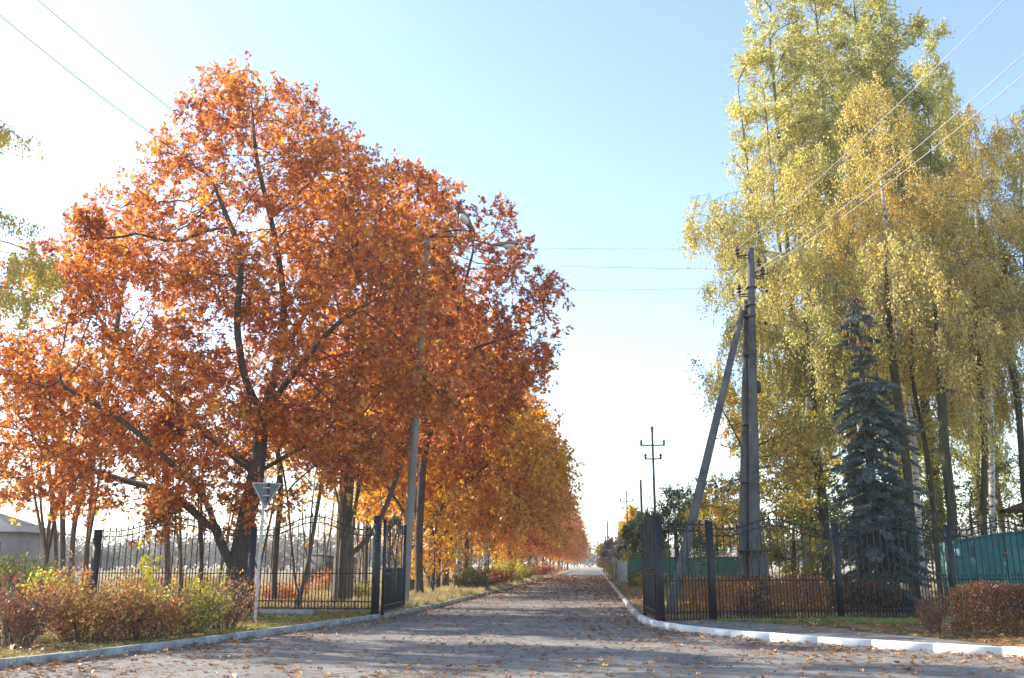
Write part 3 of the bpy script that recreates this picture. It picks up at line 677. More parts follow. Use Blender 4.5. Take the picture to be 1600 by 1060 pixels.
# smaller trees behind the pole
def small(lab, u0, tp, Y, ells, seed, mat, tone, n, tr=0.08, gap=-0.1, leafsz=0.12, name='small_tree', extra=()):
    g = at(u0, 905, Y); g[2] = 0.05
    sk = [[g] + [at(u, v, Y) for u, v in tp]] + [[at(u, v, Y + d) for u, v, d in e] for e in extra]
    return tree(name, lab, 'tree', g, sk, [el(*([e[0], e[1], Y] + list(e[2:]))) for e in ells], 500, M['oak_bark'], mat, tr, seed, leaf='oval', lsize=leafsz, n_leaf=n, stepl=0.35, kill=0.5, gap=gap,
                tone=tone, twigs=0.6, flat=0.2, tip=0.009, sigma=0.22, hmax=5, sides=(6, 3), sc=1.8, flare=0)
small('small tree with orange-olive leaves directly behind the twin utility pole', 1190, [(1185, 850), (1180, 780), (1172, 700)], 37, [(1130, 800, 50, 60, 2), (1215, 740, 60, 70, 2), (1240, 690, 50, 60, 2), (1160, 660, 35, 60, 1.6)], 81, M['yellowgreen_leaf'], 0.65, 9000, 0.12,
      extra=[[(1175, 730, 0), (1140, 660, -.4), (1105, 600, -.8), (1085, 560, -.8)]])
small('low olive bushy tree between the utility pole and the spruce', 1240, [(1240, 850), (1240, 800)], 39, [(1220, 820, 60, 70, 2.5), (1270, 800, 50, 80, 2.5), (1240, 860, 80, 40, 2)], 82, M['yellowgreen_leaf'], 0.35, 12000, 0.1)
small('dark green bushy fruit tree left of the leaning strut', 1060, [(1058, 860), (1055, 820)], 52, [(1060, 810, 40, 42, 2.6), (1095, 825, 36, 36, 2.2), (1030, 830, 25, 30, 2)], 83, M['green_leaf'], 0.45, 12000, 0.12, gap=-0.3)
small('dull green tree with thin top just right of the leaning strut', 1110, [(1110, 860), (1110, 800)], 47, [(1105, 830, 45, 50, 2.2), (1140, 800, 40, 60, 2)], 84, M['green_leaf'], 0.6, 9000, 0.09)
small('olive bush tree far behind the fence above the green shed', 1520, [(1520, 850), (1515, 790)], 46, [(1510, 790, 50, 40, 2.5), (1580, 780, 50, 60, 2.5), (1460, 800, 40, 50, 2.2)], 85, M['yellowgreen_leaf'], 0.35, 10000, 0.09, gap=-0.1)
small('dark olive thicket tree behind the spruce base', 1380, [(1380, 850), (1375, 790)], 44, [(1370, 810, 60, 60, 2.5), (1440, 830, 50, 45, 2.5), (1310, 830, 50, 50, 2.5)], 86, M['green_leaf'], 0.6, 13000, 0.09, gap=-0.3)

# ------------------------------------------------------------------ blue spruce
def spruce():
    g = at(1375, 905, 32.3); g[2] = 0.05
    root = empty('spruce_tree', g); tag(root, 'blue-grey spruce with ragged drooping boughs behind the right fence', 'tree', None)
    rng = np.random.default_rng(9)
    top = at(1335, 452, 32.3) - g; H = top[2]
    axis = lambda z: np.array((top[0] * (z / H) ** 0.8, 0, z))
    tb = MB(); zz = np.linspace(0, H, 16); tb.tube([axis(z) for z in zz], [0.2 * (1 - z / H) ** .8 + 0.012 for z in zz], 8)
    tb.obj('trunk', M['oak_bark'], root, True)
    bm_ = MB(); nd = MB(); cn = MB()
    def prof(z):
        t = z / H
        return np.interp(t, [0, .08, .2, .35, .5, .62, .70, .76, .80, .87, .93, 1], [1.6, 1.8, 1.55, 1.6, 1.1, 1.2, .85, .34, .5, .82, .52, .07])
    SP, SA, ST = [], [], []
    z = 0.5
    while z < H - 0.1:
        nb = 8 if z < H * .7 else 5
        for b in range(nb):
            a = rng.uniform(0, 6.283)
            L = prof(z) * rng.uniform(0.5, 1.15) * (1 + .15 * math.sin(z * 3.1 + 1.5 * math.cos(a)))
            if z / H > .5 and z / H < .72 and math.cos(a) > 0.5: L *= 1.25
            if rng.random() < 0.05: L *= 1.2
            c, s = math.cos(a), math.sin(a)
            o0 = axis(z)
            k = np.linspace(0, 1, 6)
            droop = rng.uniform(.25, .6) * L
            pts = np.array([o0 + np.array((c * L * q, s * L * q, 0.12 * L * q - droop * q * q * 1.3 + 0.22 * L * max(0, q - .75) * 2)) for q in k])
            bm_.tube(pts, 0.022 * (1 - k * .8) * min(1, L), 3, cap=False)
            n_t = int(7 + L * 15)
            q = rng.uniform(0.12, 1, n_t) ** 0.75
            P = np.stack([np.interp(q, k, pts[:, m]) for m in range(3)], 1)
            side = np.where(rng.random(n_t) < .5, 1, -1)
            tl = (0.14 + 0.34 * (1 - q)) * rng.uniform(.6, 1.2, n_t) * min(1, L * .8 + .2)
            d = np.stack([c * .75 - s * side * .8, s * .75 + c * side * .8, rng.uniform(-.75, -.05, n_t)], 1)
            d /= np.linalg.norm(d, axis=1)[:, None]
            per = 6
            t = (np.arange(per) + .5) / per
            PP = (P[:, None] + d[:, None] * (tl[:, None] * t)[..., None]).reshape(-1, 3)
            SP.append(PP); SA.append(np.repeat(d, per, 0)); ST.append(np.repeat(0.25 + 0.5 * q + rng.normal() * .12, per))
        z += rng.uniform(0.12, 0.24) * (1 if z < H * .7 else 1.35)
    P = np.concatenate(SP); A = np.concatenate(SA); T = np.concatenate(ST)
    # each tuft: six needles clumps as thin triangles radiating forwards
    n = len(P); m = 6
    Pn = np.repeat(P, m, 0); An = np.repeat(A, m, 0)
    D = An * 0.8 + rng.normal(size=An.shape) * 0.62; D /= np.linalg.norm(D, axis=1)[:, None]
    L = rng.uniform(0.05, 0.10, n * m)
    X = np.cross(D, rng.normal(size=D.shape)); X /= np.linalg.norm(X, axis=1)[:, None]
    v = np.stack([Pn - X * .011, Pn + X * .011, Pn + D * L[:, None]], 1).reshape(-1, 3)
    f = np.arange(len(v)).reshape(-1, 3)
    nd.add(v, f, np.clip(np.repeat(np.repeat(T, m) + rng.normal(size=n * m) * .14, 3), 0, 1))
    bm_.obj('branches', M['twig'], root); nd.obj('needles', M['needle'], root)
    for k in range(90):
        zc = rng.uniform(.8, .98) * H; a = rng.uniform(0, 6.28); rr = prof(zc) * rng.uniform(.3, .9)
        c = axis(zc) + np.array((math.cos(a) * rr, math.sin(a) * rr, -.1))
        cn.lathe([(0.004, .06), (.018, .04), (.022, 0), (.016, -.06), (.003, -.09)], c, 6)
    M['cone'] = surf('cone', [(0.3, (0.30, 0.13, 0.06)), (0.7, (0.42, 0.20, 0.09))], 10, 0.8, 0)
    tag(cn.obj('cones', M['cone'], root), kind='stuff')
spruce()

# ------------------------------------------------------------------ iron fences and gates
def bar_mesh(w=0.011):
    mb = MB(); mb.box((0, 0, 0.48), (2 * w, 2 * w, 0.96))
    mb.add([(-w * 1.9, -w * 1.9, .955), (w * 1.9, -w * 1.9, .955), (w * 1.9, w * 1.9, .955), (-w * 1.9, w * 1.9, .955), (0, 0, 1.0), (0, 0, .94)], [(0, 1, 4), (1, 2, 4), (2, 3, 4), (3, 0, 4), (1, 0, 5), (2, 1, 5), (3, 2, 5), (0, 3, 5)])
    return mb.mesh('bar', M['black_iron'])
BAR = bar_mesh()
def ring_mesh(R, r=0.009):
    mb = MB(); n = 14
    pts = [(R * math.cos(k / n * 2 * math.pi), 0, R * math.sin(k / n * 2 * math.pi)) for k in range(n)]
    v = []; f = []
    for k, p in enumerate(pts):
        d = np.array(p) / R
        for a in range(4):
            an = a * math.pi / 2; v.append(np.array(p) + r * (math.cos(an) * d + math.sin(an) * np.array((0, 1, 0))))
    for k in range(n):
        for a in range(4):
            f.append((k * 4 + a, ((k + 1) % n) * 4 + a, ((k + 1) % n) * 4 + (a + 1) % 4, k * 4 + (a + 1) % 4))
    return mb.add(v, f).mesh('ring', M['black_iron'])
RING = {0.08: ring_mesh(0.075), 0.1: ring_mesh(0.105)}
def post_obj(root, p, h, w, mat=None):
    mb = MB().box((0, 0, h / 2 - .15), (w, w, h + .3), rotz(0)).box((0, 0, h + 0.011), (w * 1.1, w * 1.1, 0.022))
    o = mb.obj('post', M['black_iron'], root); o.location = (p[0], p[1], 0.0); return o
def bay(root, a, b, zb, mid, top, arch, lower_gap=0.19, spacing=0.215, over=0.16, ringr=0.1, stile=0.0, short=True, zring=None):
    """one bay between two ground points a, b (relative to root); heights above ground"""
    a = np.array(a); b = np.array(b); L = np.linalg.norm(b - a); d = (b - a) / L; ang = math.atan2(d[1], d[0])
    def ztop(s):
        t = s / L
        if arch <= 0: return top
        x = np.clip((t - .12) / .76, 0, 1)
        return top + arch * (0.5 - 0.5 * math.cos(2 * math.pi * x)) 
    P = lambda s, z: (a[0] + d[0] * s, a[1] + d[1] * s, z)
    k = np.linspace(0, L, 25)
    for off in (0, -lower_gap):
        MB().tube([P(s, ztop(s) + off) for s in k], 0.021, 4).obj('rail', M['black_iron'], root)
    for z in (mid, zb, zb + ringr * 2 + 0.02):
        MB().tube([P(0, z), P(L / 2, z), P(L, z)], 0.021, 4).obj('rail', M['black_iron'], root)
    n = max(2, int(round(L / spacing)))
    for i in range(1, n * 2):
        s = L * i / (2 * n)
        if i % 2 == 0:
            h = ztop(s) + over - zb + 0.03
        else:
            if not short: continue
            h = mid + 0.17 - zb + .03
        o = link('bar', BAR, root); o.location = P(s, zb - .03); o.scale = (1, 1, h); o.rotation_euler = (rnd.uniform(-.006, .006), rnd.uniform(-.006, .006), ang)
    for i in range(n):
        s = L * (i + .5) / n
        o = link('ring', RING[ringr], root); o.location = P(s, zb + ringr + 0.01); o.rotation_euler = (0, 0, ang)
        if top and 0 < i < n - 1:
            o = link('ring', RING[0.08], root); o.location = P(s, ztop(s) - lower_gap / 2); o.rotation_euler = (0, 0, ang)
# left fence
LP = [(-6.85, 29.35), (-11.0, 29.75), (-16.6, 30.4)]
rf = empty('iron_fence', (LP[0][0], LP[0][1], 0)); tag(rf, 'black wrought iron fence with arched top left of the road, behind the yield sign', 'fence')
rel = [(p[0] - LP[0][0], p[1] - LP[0][1]) for p in LP]
for i, p in enumerate(rel): post_obj(rf, p, [3.1, 2.8, 2.75][i], [0.21, .16, .2][i])
bay(rf, rel[0], rel[1], 0.30, 1.36, 2.72, 0.42)
bay(rf, rel[1], rel[2], 0.30, 1.36, 2.72, 0.40)
MB().box((rel[1][0] * .66 - .2, rel[1][1] * .66, 0.14), (1.9, 0.22, 0.24), rotz(-0.09), 0.015).box((rel[1][0] - 1.4, rel[1][1] + .15, 0.16), (2.4, 0.24, 0.26), rotz(-0.1), 0.015).obj('plinth', M['old_concrete'], rf)
# right fence
RP = [(3.17, 26.95), (6.95, 28.4), (10.55, 29.6), (14.1, 30.7), (17.7, 31.8)]
rr_ = empty('iron_fence', (RP[0][0], RP[0][1], 0)); tag(rr_, 'long black wrought iron fence right of the road in front of the spruce and shed', 'fence')
rel = [(p[0] - RP[0][0], p[1] - RP[0][1]) for p in RP]
for i, p in enumerate(rel): post_obj(rr_, p, 2.78, 0.17)
for i in range(4): bay(rr_, rel[i], rel[i + 1], 0.16, 1.2, 2.60 + .02 * i, 0.30)
# wicket between gate post and fence
wk = empty('wicket_gate', (1.70, 26.2, 0)); tag(wk, 'narrow flat topped black iron wicket section between the gate post and the fence', 'gate')
post_obj(wk, (0, 0), 2.88, 0.2)
MB().box((1.38, 0.69, 1.5), (0.05, 0.05, 2.7), rotz(.46)).obj('stile', M['black_iron'], wk)
bay(wk, (0.1, 0.05), (1.36, 0.68), 0.16, 1.2, 2.72, 0.0)
# gate leaves
def gate_leaf(lab, hinge, tipp, zb, top, arch):
    g = empty('gate_leaf', (hinge[0], hinge[1], 0)); tag(g, lab, 'gate', 'open leaves of the driveway gate')
    d = (tipp[0] - hinge[0], tipp[1] - hinge[1]); ang = math.atan2(d[1], d[0])
    for p in ((0, 0), d):
        MB().box((0, 0, (zb + top + .12) / 2), (0.085, 0.085, top + .12 - zb + .1), rotz(ang)).obj('stile', M['black_iron'], g).location = (p[0], p[1], 0)
    bay(g, (0, 0), d, zb + .05, 1.35, top, arch, spacing=0.27, over=0.2, ringr=0.08, short=True)
    MB().tube([(0, 0, 1.52), (d[0], d[1], 1.52)], 0.02, 4).obj('rail', M['black_iron'], g)
    L = math.hypot(*d)
    sc = MB()
    c = np.array((d[0] / 2, d[1] / 2)); dd = np.array(d) / L
    for sg in (-1, 1):
        pts = []
        for k in range(26):
            a_ = k / 25 * 4.2; r_ = 0.24 * (1 - k / 32)
            pts.append((c[0] + dd[0] * sg * (0.24 + r_ * math.cos(a_ + 2)), c[1] + dd[1] * sg * (0.24 + r_ * math.cos(a_ + 2)), top + arch * .55 + r_ * math.sin(a_ + 2) * .8))
        sc.tube(pts, 0.012, 4)
    sc.obj('scroll', M['black_iron'], g)
    return g
gate_leaf('open left gate leaf of black iron swung inward in front of the pale lamp pole', (-6.62, 29.4), (-6.78, 33.4), 0.16, 2.85, 0.30)
gate_leaf('open right gate leaf of black iron seen almost edge-on beside the gate post', (1.60, 26.45), (1.47, 30.3), 0.16, 2.72, 0.42)

# ------------------------------------------------------------------ poles, lamps, wires
def insulator(mb, c, s=1.0):
    mb.lathe(np.array([(.02, 0), (.07, .01), (.075, .05), (.04, .07), (.035, .10), (.085, .12), (.085, .16), (.04, .19), (.05, .23), (.02, .26)]) * s, c, 10)
def utility_pole():
    b0 = at(1180, 905, 31); b0[2] = 0; topp = at(1173, 390, 31)
    root = empty('utility_pole', b0); tag(root, 'large grey concrete utility pole with slanted strut behind the right fence', 'pole')
    def taper(p, q, w0, w1, name, parent=root):
        p, q = np.array(p) - b0, np.array(q) - b0
        t = np.linspace(0, 1, 9); pts = p + (q - p) * t[:, None]
        return MB().tube(pts, (w0 + (w1 - w0) * t) * .7071, 4).obj(name, M['concrete_pole'], parent)
    taper(b0 + (0, 0, 1.35), topp, 0.36, 0.19, 'stem')
    taper(at(1161, 905, 31.15) * (1, 1, 0) + (0, 0, 1.2), at(1167, 470, 31.2), 0.30, 0.17, 'stem')
    sb = at(1043, 930, 29.6); sb[2] = 0
    taper(sb, at(1160, 486, 31.1), 0.30, 0.19, 'strut')
    for x, z, w_ in ((-.42, 1.15, .3), (-.05, 1.7, .26), (.26, 1.75, .28)):
        MB().box((x, -.12 if x > -.3 else 0, z / 2), (w_, .24, z + .3), None, 0.02).obj('base_stub', M['concrete_pole'], root)
    mb = MB()
    for z in (1.25, 2.05): mb.box((-.0, -.12, z), (.95, .40, .05))
    mb.obj('clamp', M['rust_iron'], root)
    for px, v in ((1172, 478), (1172, 495), (1171, 555), (1174, 450)):
        c = at(px, v, 31) - b0; MB().box(c, (.34, .30, .05)).obj('clamp', M['rust_iron'], root)
    for px, v in ((1168, 665), (1168, 755)):
        c = at(px, v, 31.1) - b0; MB().box(c, (.42, .36, .03)).obj('clamp', M['black_iron'], root)
    pts = {}
    for nm, px, v, sx in (('a', 1152, 398, -1), ('b', 1192, 430, 1), ('c', 1155, 458, -1), ('d', 1178, 434, 1)):
        br = MB(); c = at(px, v, 31) - b0; s0 = at(1173, v, 31) - b0
        br.tube([s0 + (0, 0, -.02), c + (0, 0, -.06)], 0.028, 4); br.tube([s0 + (0, 0, -.12), c + (0, 0, -.13)], 0.02, 4); br.tube([c + (0, 0, -.14), c + (0, 0, 0.02)], .018, 5)
        o = br.obj('bracket', M['rust_iron'], root)
        ib = MB(); insulator(ib, c, 1.15); ib.obj('insulator', M['insulator'], o, True)
        pts[nm] = c + b0 + np.array((0, 0, .2))
    c = at(1184, 420, 31) - b0; ib = MB(); insulator(ib, c + (0.05, 0, 0.1), 1.0); ib.obj('insulator', M['insulator'], root, True)
    c = at(1185, 605, 31) - b0; MB().lathe([(.02, -.22), (.1, -.18), (.12, 0), (.1, .18), (.02, .22)], c + (-.02, 0, 0), 8).obj('junction_box', M['rust_iron'], root, True)
    for (u0, v0, u1, v1) in ((1181, 448, 1198, 455), (1181, 502, 1196, 505)):
        p, q = at(u0, v0, 31) - b0, at(u1, v1, 31) - b0
        h = MB(); h.tube([p, (p + q) / 2 + (0, 0, -.08), q], 0.012, 4); h.lathe([(.01, -.07), (.05, -.03), (.05, .03), (.01, .07)], q, 8); h.obj('hook', M['rust_iron'], root)
    return pts
IP = utility_pole()
def lamp_post():
    b0 = at(630, 942, 34.6); b0[2] = 0
    root = empty('street_lamp', b0); tag(root, 'pale tapered concrete street lamp with two lamp heads among the oak leaves', 'street lamp')
    top = at(668, 372, 34.6)
    t = np.linspace(0, 1, 12)
    pts = (top - b0) * t[:, None] + np.stack([-.25 * np.sin(t * math.pi) * 0, 0 * t, 0 * t], 1)
    MB().tube(pts, 0.19 - 0.08 * t, 12).obj('pole', M['pale_pole'], root, True)
    T = top - b0
    def head(c, az, nose, roll=0):
        c = np.array(c)
        R = rotz(az) @ np.array([[math.cos(nose), 0, -math.sin(nose)], [0, 1, 0], [math.sin(nose), 0, math.cos(nose)]])
        arm = MB(); s = T * 1.0; e = c - R @ np.array((.45, 0, 0))
        k = np.linspace(0, 1, 8)[:, None]; mid = (s + e) / 2 + (0, 0, .35)
        arm.tube((1 - k) ** 2 * s + 2 * k * (1 - k) * mid + k ** 2 * e, 0.028, 6); arm.obj('arm', M['rust_iron'], root, True)
        body = MB()
        # shell: long tapered hood
        prof = [(-.55, .05, .05), (-.4, .09, .09), (-.1, .15, .12), (.2, .21, .14), (.48, .20, .12), (.6, .12, .06)]
        v = []; n = 10
        for x, hw, hh in prof:
            for q in range(n):
                a = q / n * 2 * math.pi; v.append((x, hw * math.cos(a), hh * max(-.25, math.sin(a))))
        f = [(i * n + q, i * n + (q + 1) % n, (i + 1) * n + (q + 1) % n, (i + 1) * n + q) for i in range(len(prof) - 1) for q in range(n)]
        body.add(np.array(v) @ R.T + c, f); o = body.obj('lamp_hood', M['lamp_shell'], root, True)
        gl = MB(); prof = [(.005, -.17), (.10, -.155), (.15, -.10), (.17, -.03), (.165, .02)]
        m = len(prof); an = np.arange(14) / 14 * 2 * math.pi
        vv = np.array([(r * 1.55 * math.cos(a) + .2, r * math.sin(a), z) for r, z in prof for a in an])
        ff = [(i * 14 + q, i * 14 + (q + 1) % 14, (i + 1) * 14 + (q + 1) % 14, (i + 1) * 14 + q) for i in range(m - 1) for q in range(14)]
        gl.add(vv @ R.T + c, ff); gl.obj('lamp_glass', M['lamp_glass'], o, True)
    head(at(730, 348, 33.2) - b0, math.radians(-125), math.radians(38))
    head(at(787, 383, 35.4) - b0, math.radians(4), math.radians(3))
    for i, v in enumerate((384, 410, 455)):
        c = at(667, v, 34.5) - b0
        o = MB().tube([c + (-.3, 0, -.15), c + (.3, 0, -.15)], .02, 4).obj('bracket', M['rust_iron'], root)
        ib = MB(); insulator(ib, c + (.28, 0, -.15), 1); ib.obj('insulator', M['insulator'], o, True)
lamp_post()
def wire(lab, p, q, sag, mat, r=0.012, grp='overhead wires'):
    p, q = np.array(p), np.array(q); t = np.linspace(0, 1, 40)[:, None]
    pts = p + (q - p) * t; pts[:, 2] -= (4 * sag * t * (1 - t))[:, 0]
    m = MB(); m.tube(pts - p, r * .8, 6, cap=False)
    o = m.obj('overhead_wire', mat); o.location = p; tag(o, lab, 'wire', grp)
for v0, key, lab in ((384, 'a', 'top horizontal wire crossing from the street lamp to the utility pole'), (410, 'b', 'middle horizontal wire crossing above the road between the two poles'), (455, 'c', 'lowest horizontal wire crossing above the road between the two poles')):
    wire(lab, at(675, v0, 34.5), IP[key], 0.05, M['wire'], 0.009)
wire('upper pale wire rising from the utility pole to the top right corner', IP['a'], at(1790, -225, 13), 0.25, M['wire'], 0.011)
wire('middle pale wire rising from the utility pole to the right edge', IP['d'], at(1800, -98, 13), 0.3, M['wire'], 0.011)
wire('lowest pale wire rising from the utility pole to the right edge', IP['b'], at(1800, -55, 13), 0.3, M['wire'], 0.011)
wire('dark wire sloping from the top left corner behind the big oak, right one of two', at(-200, -235, 13), at(665, 405, 34.5), 1.1, M['dark_wire'], 0.010)
wire('dark wire sloping from the left edge behind the big oak, left one of two', at(-200, -150, 13), at(662, 420, 34.5), 1.3, M['dark_wire'], 0.010)
def far_pole(lab, u, v, Y, arms, x2=None, w=0.10, mat='concrete_pole', strut=False):
    top = at(u, v, Y); b = np.array((top[0], Y, 0))
    root = empty('telegraph_pole', b); tag(root, lab, 'pole', 'poles along the right side of the road')
    h = top[2]
    MB().tube([(0, 0, 0), (0, 0, h / 2), (0, 0, h)], [w, w * .85, w * .65], 6).obj('stem', M[mat], root)
    for i in range(arms):
        z = h - .9 - i * .9
        o = MB().box((0, 0, z), (1.6 - .5 * i, .08, .08)).obj('crossarm', M['rust_iron'], root)
        ib = MB()
        for sx in (-1, 1): insulator(ib, (sx * (.75 - .25 * i), 0, z + .04), 1.3)
        ib.obj('insulators', M['insulator'], o)
    if arms:
        ib = MB(); insulator(ib, (0, 0, h), 1.5); ib.obj('insulator', M['insulator'], root)
    if strut: MB().tube([(0, 0, h * .75), (3.2, 0, 0.5)], .1, 5).obj('strut', M[mat], root)
far_pole('thin grey pole with small crossarm right behind the open right gate leaf', 1019, 675, 62, 2)
far_pole('bare wooden pole without crossarms just left of the thin grey one', 1001, 750, 66, 0, w=.11, mat='dark_wood')
far_pole('distant pole with crossarm in front of the yellow poplar', 979, 772, 115, 2)
far_pole('farthest pole with a slanted strut near the end of the road', 949, 816, 185, 2, strut=True, w=.18)
far_pole('short pole close beside the farthest pole near the road end', 946, 838, 200, 0, w=.16)

# ------------------------------------------------------------------ yield sign seen from behind
def sign():
    b0 = at(398, 975, 25.9); b0[2] = 0
    root = empty('road_sign', b0); tag(root, 'leaning triangular yield sign seen from behind on a thin pale pole', 'sign')
    top = at(415, 744, 26.1) - b0
    MB().tube([(0, 0, -.1), top * .5, top], 0.042, 10).obj('pole', M['sign_pole'], root, True)
    C = at(416, 768, 26.0) - b0
    ax = top / np.linalg.norm(top); az = math.radians(22)
    X = np.array((math.cos(az), math.sin(az), 0)); X -= ax * X.dot(ax); X /= np.linalg.norm(X); Nn = np.cross(X, ax)   # faces the camera side
    def tri(R, depth, off, name, mat, par, bev=.06):
        v = []
        for dz in (0, depth):
            for k in range(3):
                a = math.radians(-90 + 120 * k)
                for s in (-1, 1):
                    a2 = a + s * bev
                    p = C + X * R * math.cos(a2) + ax * R * math.sin(a2) + Nn * (off + dz)
                    v.append(p)
        f = [tuple(range(6))]; mb = MB(); mb.add(v, [(0, 1, 2, 3, 4, 5)[::-1]]); mb.add(v, [(6, 7, 8, 9, 10, 11)])
        mb.add(v, [(k, (k + 1) % 6, 6 + (k + 1) % 6, 6 + k) for k in range(6)])
        return mb.obj(name, mat, par)
    pl_ = tri(.47, .025, -.075, 'plate', M['sign_back'], root)
    for k in range(3):   # folded rim on the back
        a, b = [C + X * .455 * math.cos(math.radians(-90 + 120 * q)) + ax * .455 * math.sin(math.radians(-90 + 120 * q)) - Nn * .04 for q in (k, k + 1)]
        MB().tube([a, b], .018, 4).obj('rim', M['sign_pole'], root)
    tri(.46, .004, -.082, 'red_border', M['sign_red'], root); tri(.30, .004, -.087, 'white_face', M['sign_white'], root)
    for s in (.10, -.12):
        MB().box(C + ax * s - Nn * .02, (.2, .05, .035)).obj('bracket', M['sign_pole'], root)
    MB().box(C + X * .06 - ax * .05 - Nn * .035, (.06, .02, .62)).obj('batten', M['rust_iron'], root)
sign()

# ------------------------------------------------------------------ buildings
def farmhouse():
    Y = 82; x0, x1 = -75, -52.6
    b = np.array((x1, Y, 0)); root = empty('house', b); tag(root, 'long low pale brick house with grey hipped roof at the left edge', 'building')
    L = x1 - x0; wz = 4.6
    MB().box((-L / 2, 3.5, wz / 2), (L, 7, wz)).obj('wall', M['brick_wall'], root)
    e = .5
    v = [(-L - e, -e, wz), (e, -e, wz), (e, 7 + e, wz), (-L - e, 7 + e, wz), (-L + 3.5, 3.5, wz + 2.3), (-5.5, 3.5, wz + 2.3)]
    rf_ = MB(); rf_.add(v, [(0, 1, 5, 4), (2, 3, 4, 5)]); rf_.add(v, [(1, 2, 5), (3, 0, 4)]); rf_.add([(p[0], p[1], wz - .12) for p in v[:4]] + v[:4], [(3, 2, 1, 0), (0, 1, 5, 4), (1, 2, 6, 5), (2, 3, 7, 6), (3, 0, 4, 7)])
    rf_.obj('roof', M['slate_roof'], root)
    for x in (-1.9, -4.6, -8.5, -12.5, -16.5):
        w_ = MB()
        for dx, dz, sx, sz in ((0, .55, 1.2, .1), (0, -.55, 1.2, .1), (-.55, 0, .1, 1.0), (.55, 0, .1, 1.0), (0, 0, .06, 1.0)): w_.box((x + dx, -.02, 3.1 + dz), (sx, .1, sz))
        o = w_.obj('window', M['dark_wood'], root)
        MB().box((x, -.005, 3.1), (1.02, .03, 1.0)).obj('pane', M['pane'], o)
farmhouse()
def far_shed():
    b = at(505, 905, 88); b[2] = 0
    root = empty('shed', b); tag(root, 'small grey shed far across the field seen through the left fence', 'building')
    MB().box((0, 2, 1.2), (4.2, 3.6, 2.4)).obj('wall', M['dark_wood'], root)
    v = [(-2.4, 0, 2.6), (2.4, 0, 2.2), (2.4, 4.2, 2.2), (-2.4, 4.2, 2.6)]
    MB().add(v + [(p[0], p[1], p[2] + .18) for p in v], [(3, 2, 1, 0), (4, 5, 6, 7), (0, 1, 5, 4), (1, 2, 6, 5), (2, 3, 7, 6), (3, 0, 4, 7)]).obj('roof', M['slate_roof'], root)
    MB().box((0.6, .17, 1.0), (.9, .08, 1.9)).obj('door', M['rust_iron'], root)
far_shed()
def green_shed():
    # green sheet-metal shed behind the fence
    Y = 34.5; xL = at(1491, 880, Y)[0]; xR = xL + 5.6
    b = np.array((xL, Y, 0)); root = empty('metal_shed', b); tag(root, 'green sheet metal shed with gently curved top behind the right fence', 'shed')
    W = 5.6; n = 14
    def zt(x): return 2.42 + .30 * math.sin(math.pi * min(1, max(0, (x - .2) / 4.6)))
    body = MB(); v = []
    for i in range(n + 1):
        x = W * i / n
        for y in (0.04, 1.3):
            v += [(x, y, -.1), (x, y, zt(x))]
    f = []
    for i in range(n):
        a = i * 4; c = a + 4
        f += [(a, c, c + 1, a + 1), (a + 2, a + 3, c + 3, c + 2), (a + 1, c + 1, c + 3, a + 3)]
    f += [(0, 1, 3, 2), (n * 4, n * 4 + 2, n * 4 + 3, n * 4 + 1)]
    body.add(v, f).obj('body', M['green_metal'], root)
    edges_ = [0, .75, 1.75, 2.75, 3.75, 4.75, 5.6]
    for i in range(6):
        a, c = edges_[i] + .012, edges_[i + 1] - .012
        k = np.linspace(a, c, 5); vv = []
        for x in k:
            for y in (0.035, -.0): vv += [(x, y, 0.05), (x, y, zt(x) - .07)]
        ff = []
        for q in range(4):
            e = q * 4; g = e + 4
            ff += [(e + 2, g + 2, g + 3, e + 3), (e + 3, g + 3, g + 1, e + 1), (e, e + 2, g + 2, g)]
        ff += [(0, 1, 3, 2), (16, 18, 19, 17)]
        MB().add(vv, ff).obj('panel', M['green_metal'], root)
    MB().tube([(x, -.03, zt(x) + .02) for x in np.linspace(0, W, 15)], .035, 4).obj('top_trim', M['green_metal'], root)
    MB().box((2.7, -.02, .75), (4.0, .025, .04)).obj('seam_rail', M['green_metal'], root)
    MB().tube([(3.15 + .10 * math.cos(a), -.04, 1.75 + .12 * math.sin(a)) for a in np.linspace(2.2, 6.6, 12)], .014, 5).obj('handle', M['rust_iron'], root)
    MB().lathe([(.0, .0), (.06, .01), (.07, .05), (.0, .07)], (1.75, -.01, 2.0), 10, rot=[[1, 0, 0], [0, 0, -1], [0, 1, 0]]).obj('reflector', M['orange_plastic'], root)
    MB().box((.12, -.03, 2.05), (.16, .02, .24)).obj('notice_plate', M['sign_white'], root)
green_shed()
def roof_right():
    p = at(1668, 783, 38); root = empty('house', (p[0] + 4.5, 38, 0)); tag(root, 'corner of a brown roofed building jutting in at the right edge', 'building')
    MB().box((.2, 3, 1.9), (8, 5.4, 3.8)).obj('wall', M['brick_wall'], root)
    z = p[2]
    MB().box((0, 3, z - .05), (9, 6.6, .16), None, .03).obj('eave', M['brown_roof'], root)
    v = [(-4.4, -.2, z + .03), (4.4, -.2, z + .03), (4.4, 6.2, z + .03), (-4.4, 6.2, z + .03), (-2.8, 3, z + .9), (2.8, 3, z + .9)]
    MB().add(v, [(0, 1, 5, 4), (2, 3, 4, 5), (3, 2, 1, 0)]).add(v, [(1, 2, 5), (3, 0, 4)]).obj('roof', M['brown_roof'], root)
roof_right()
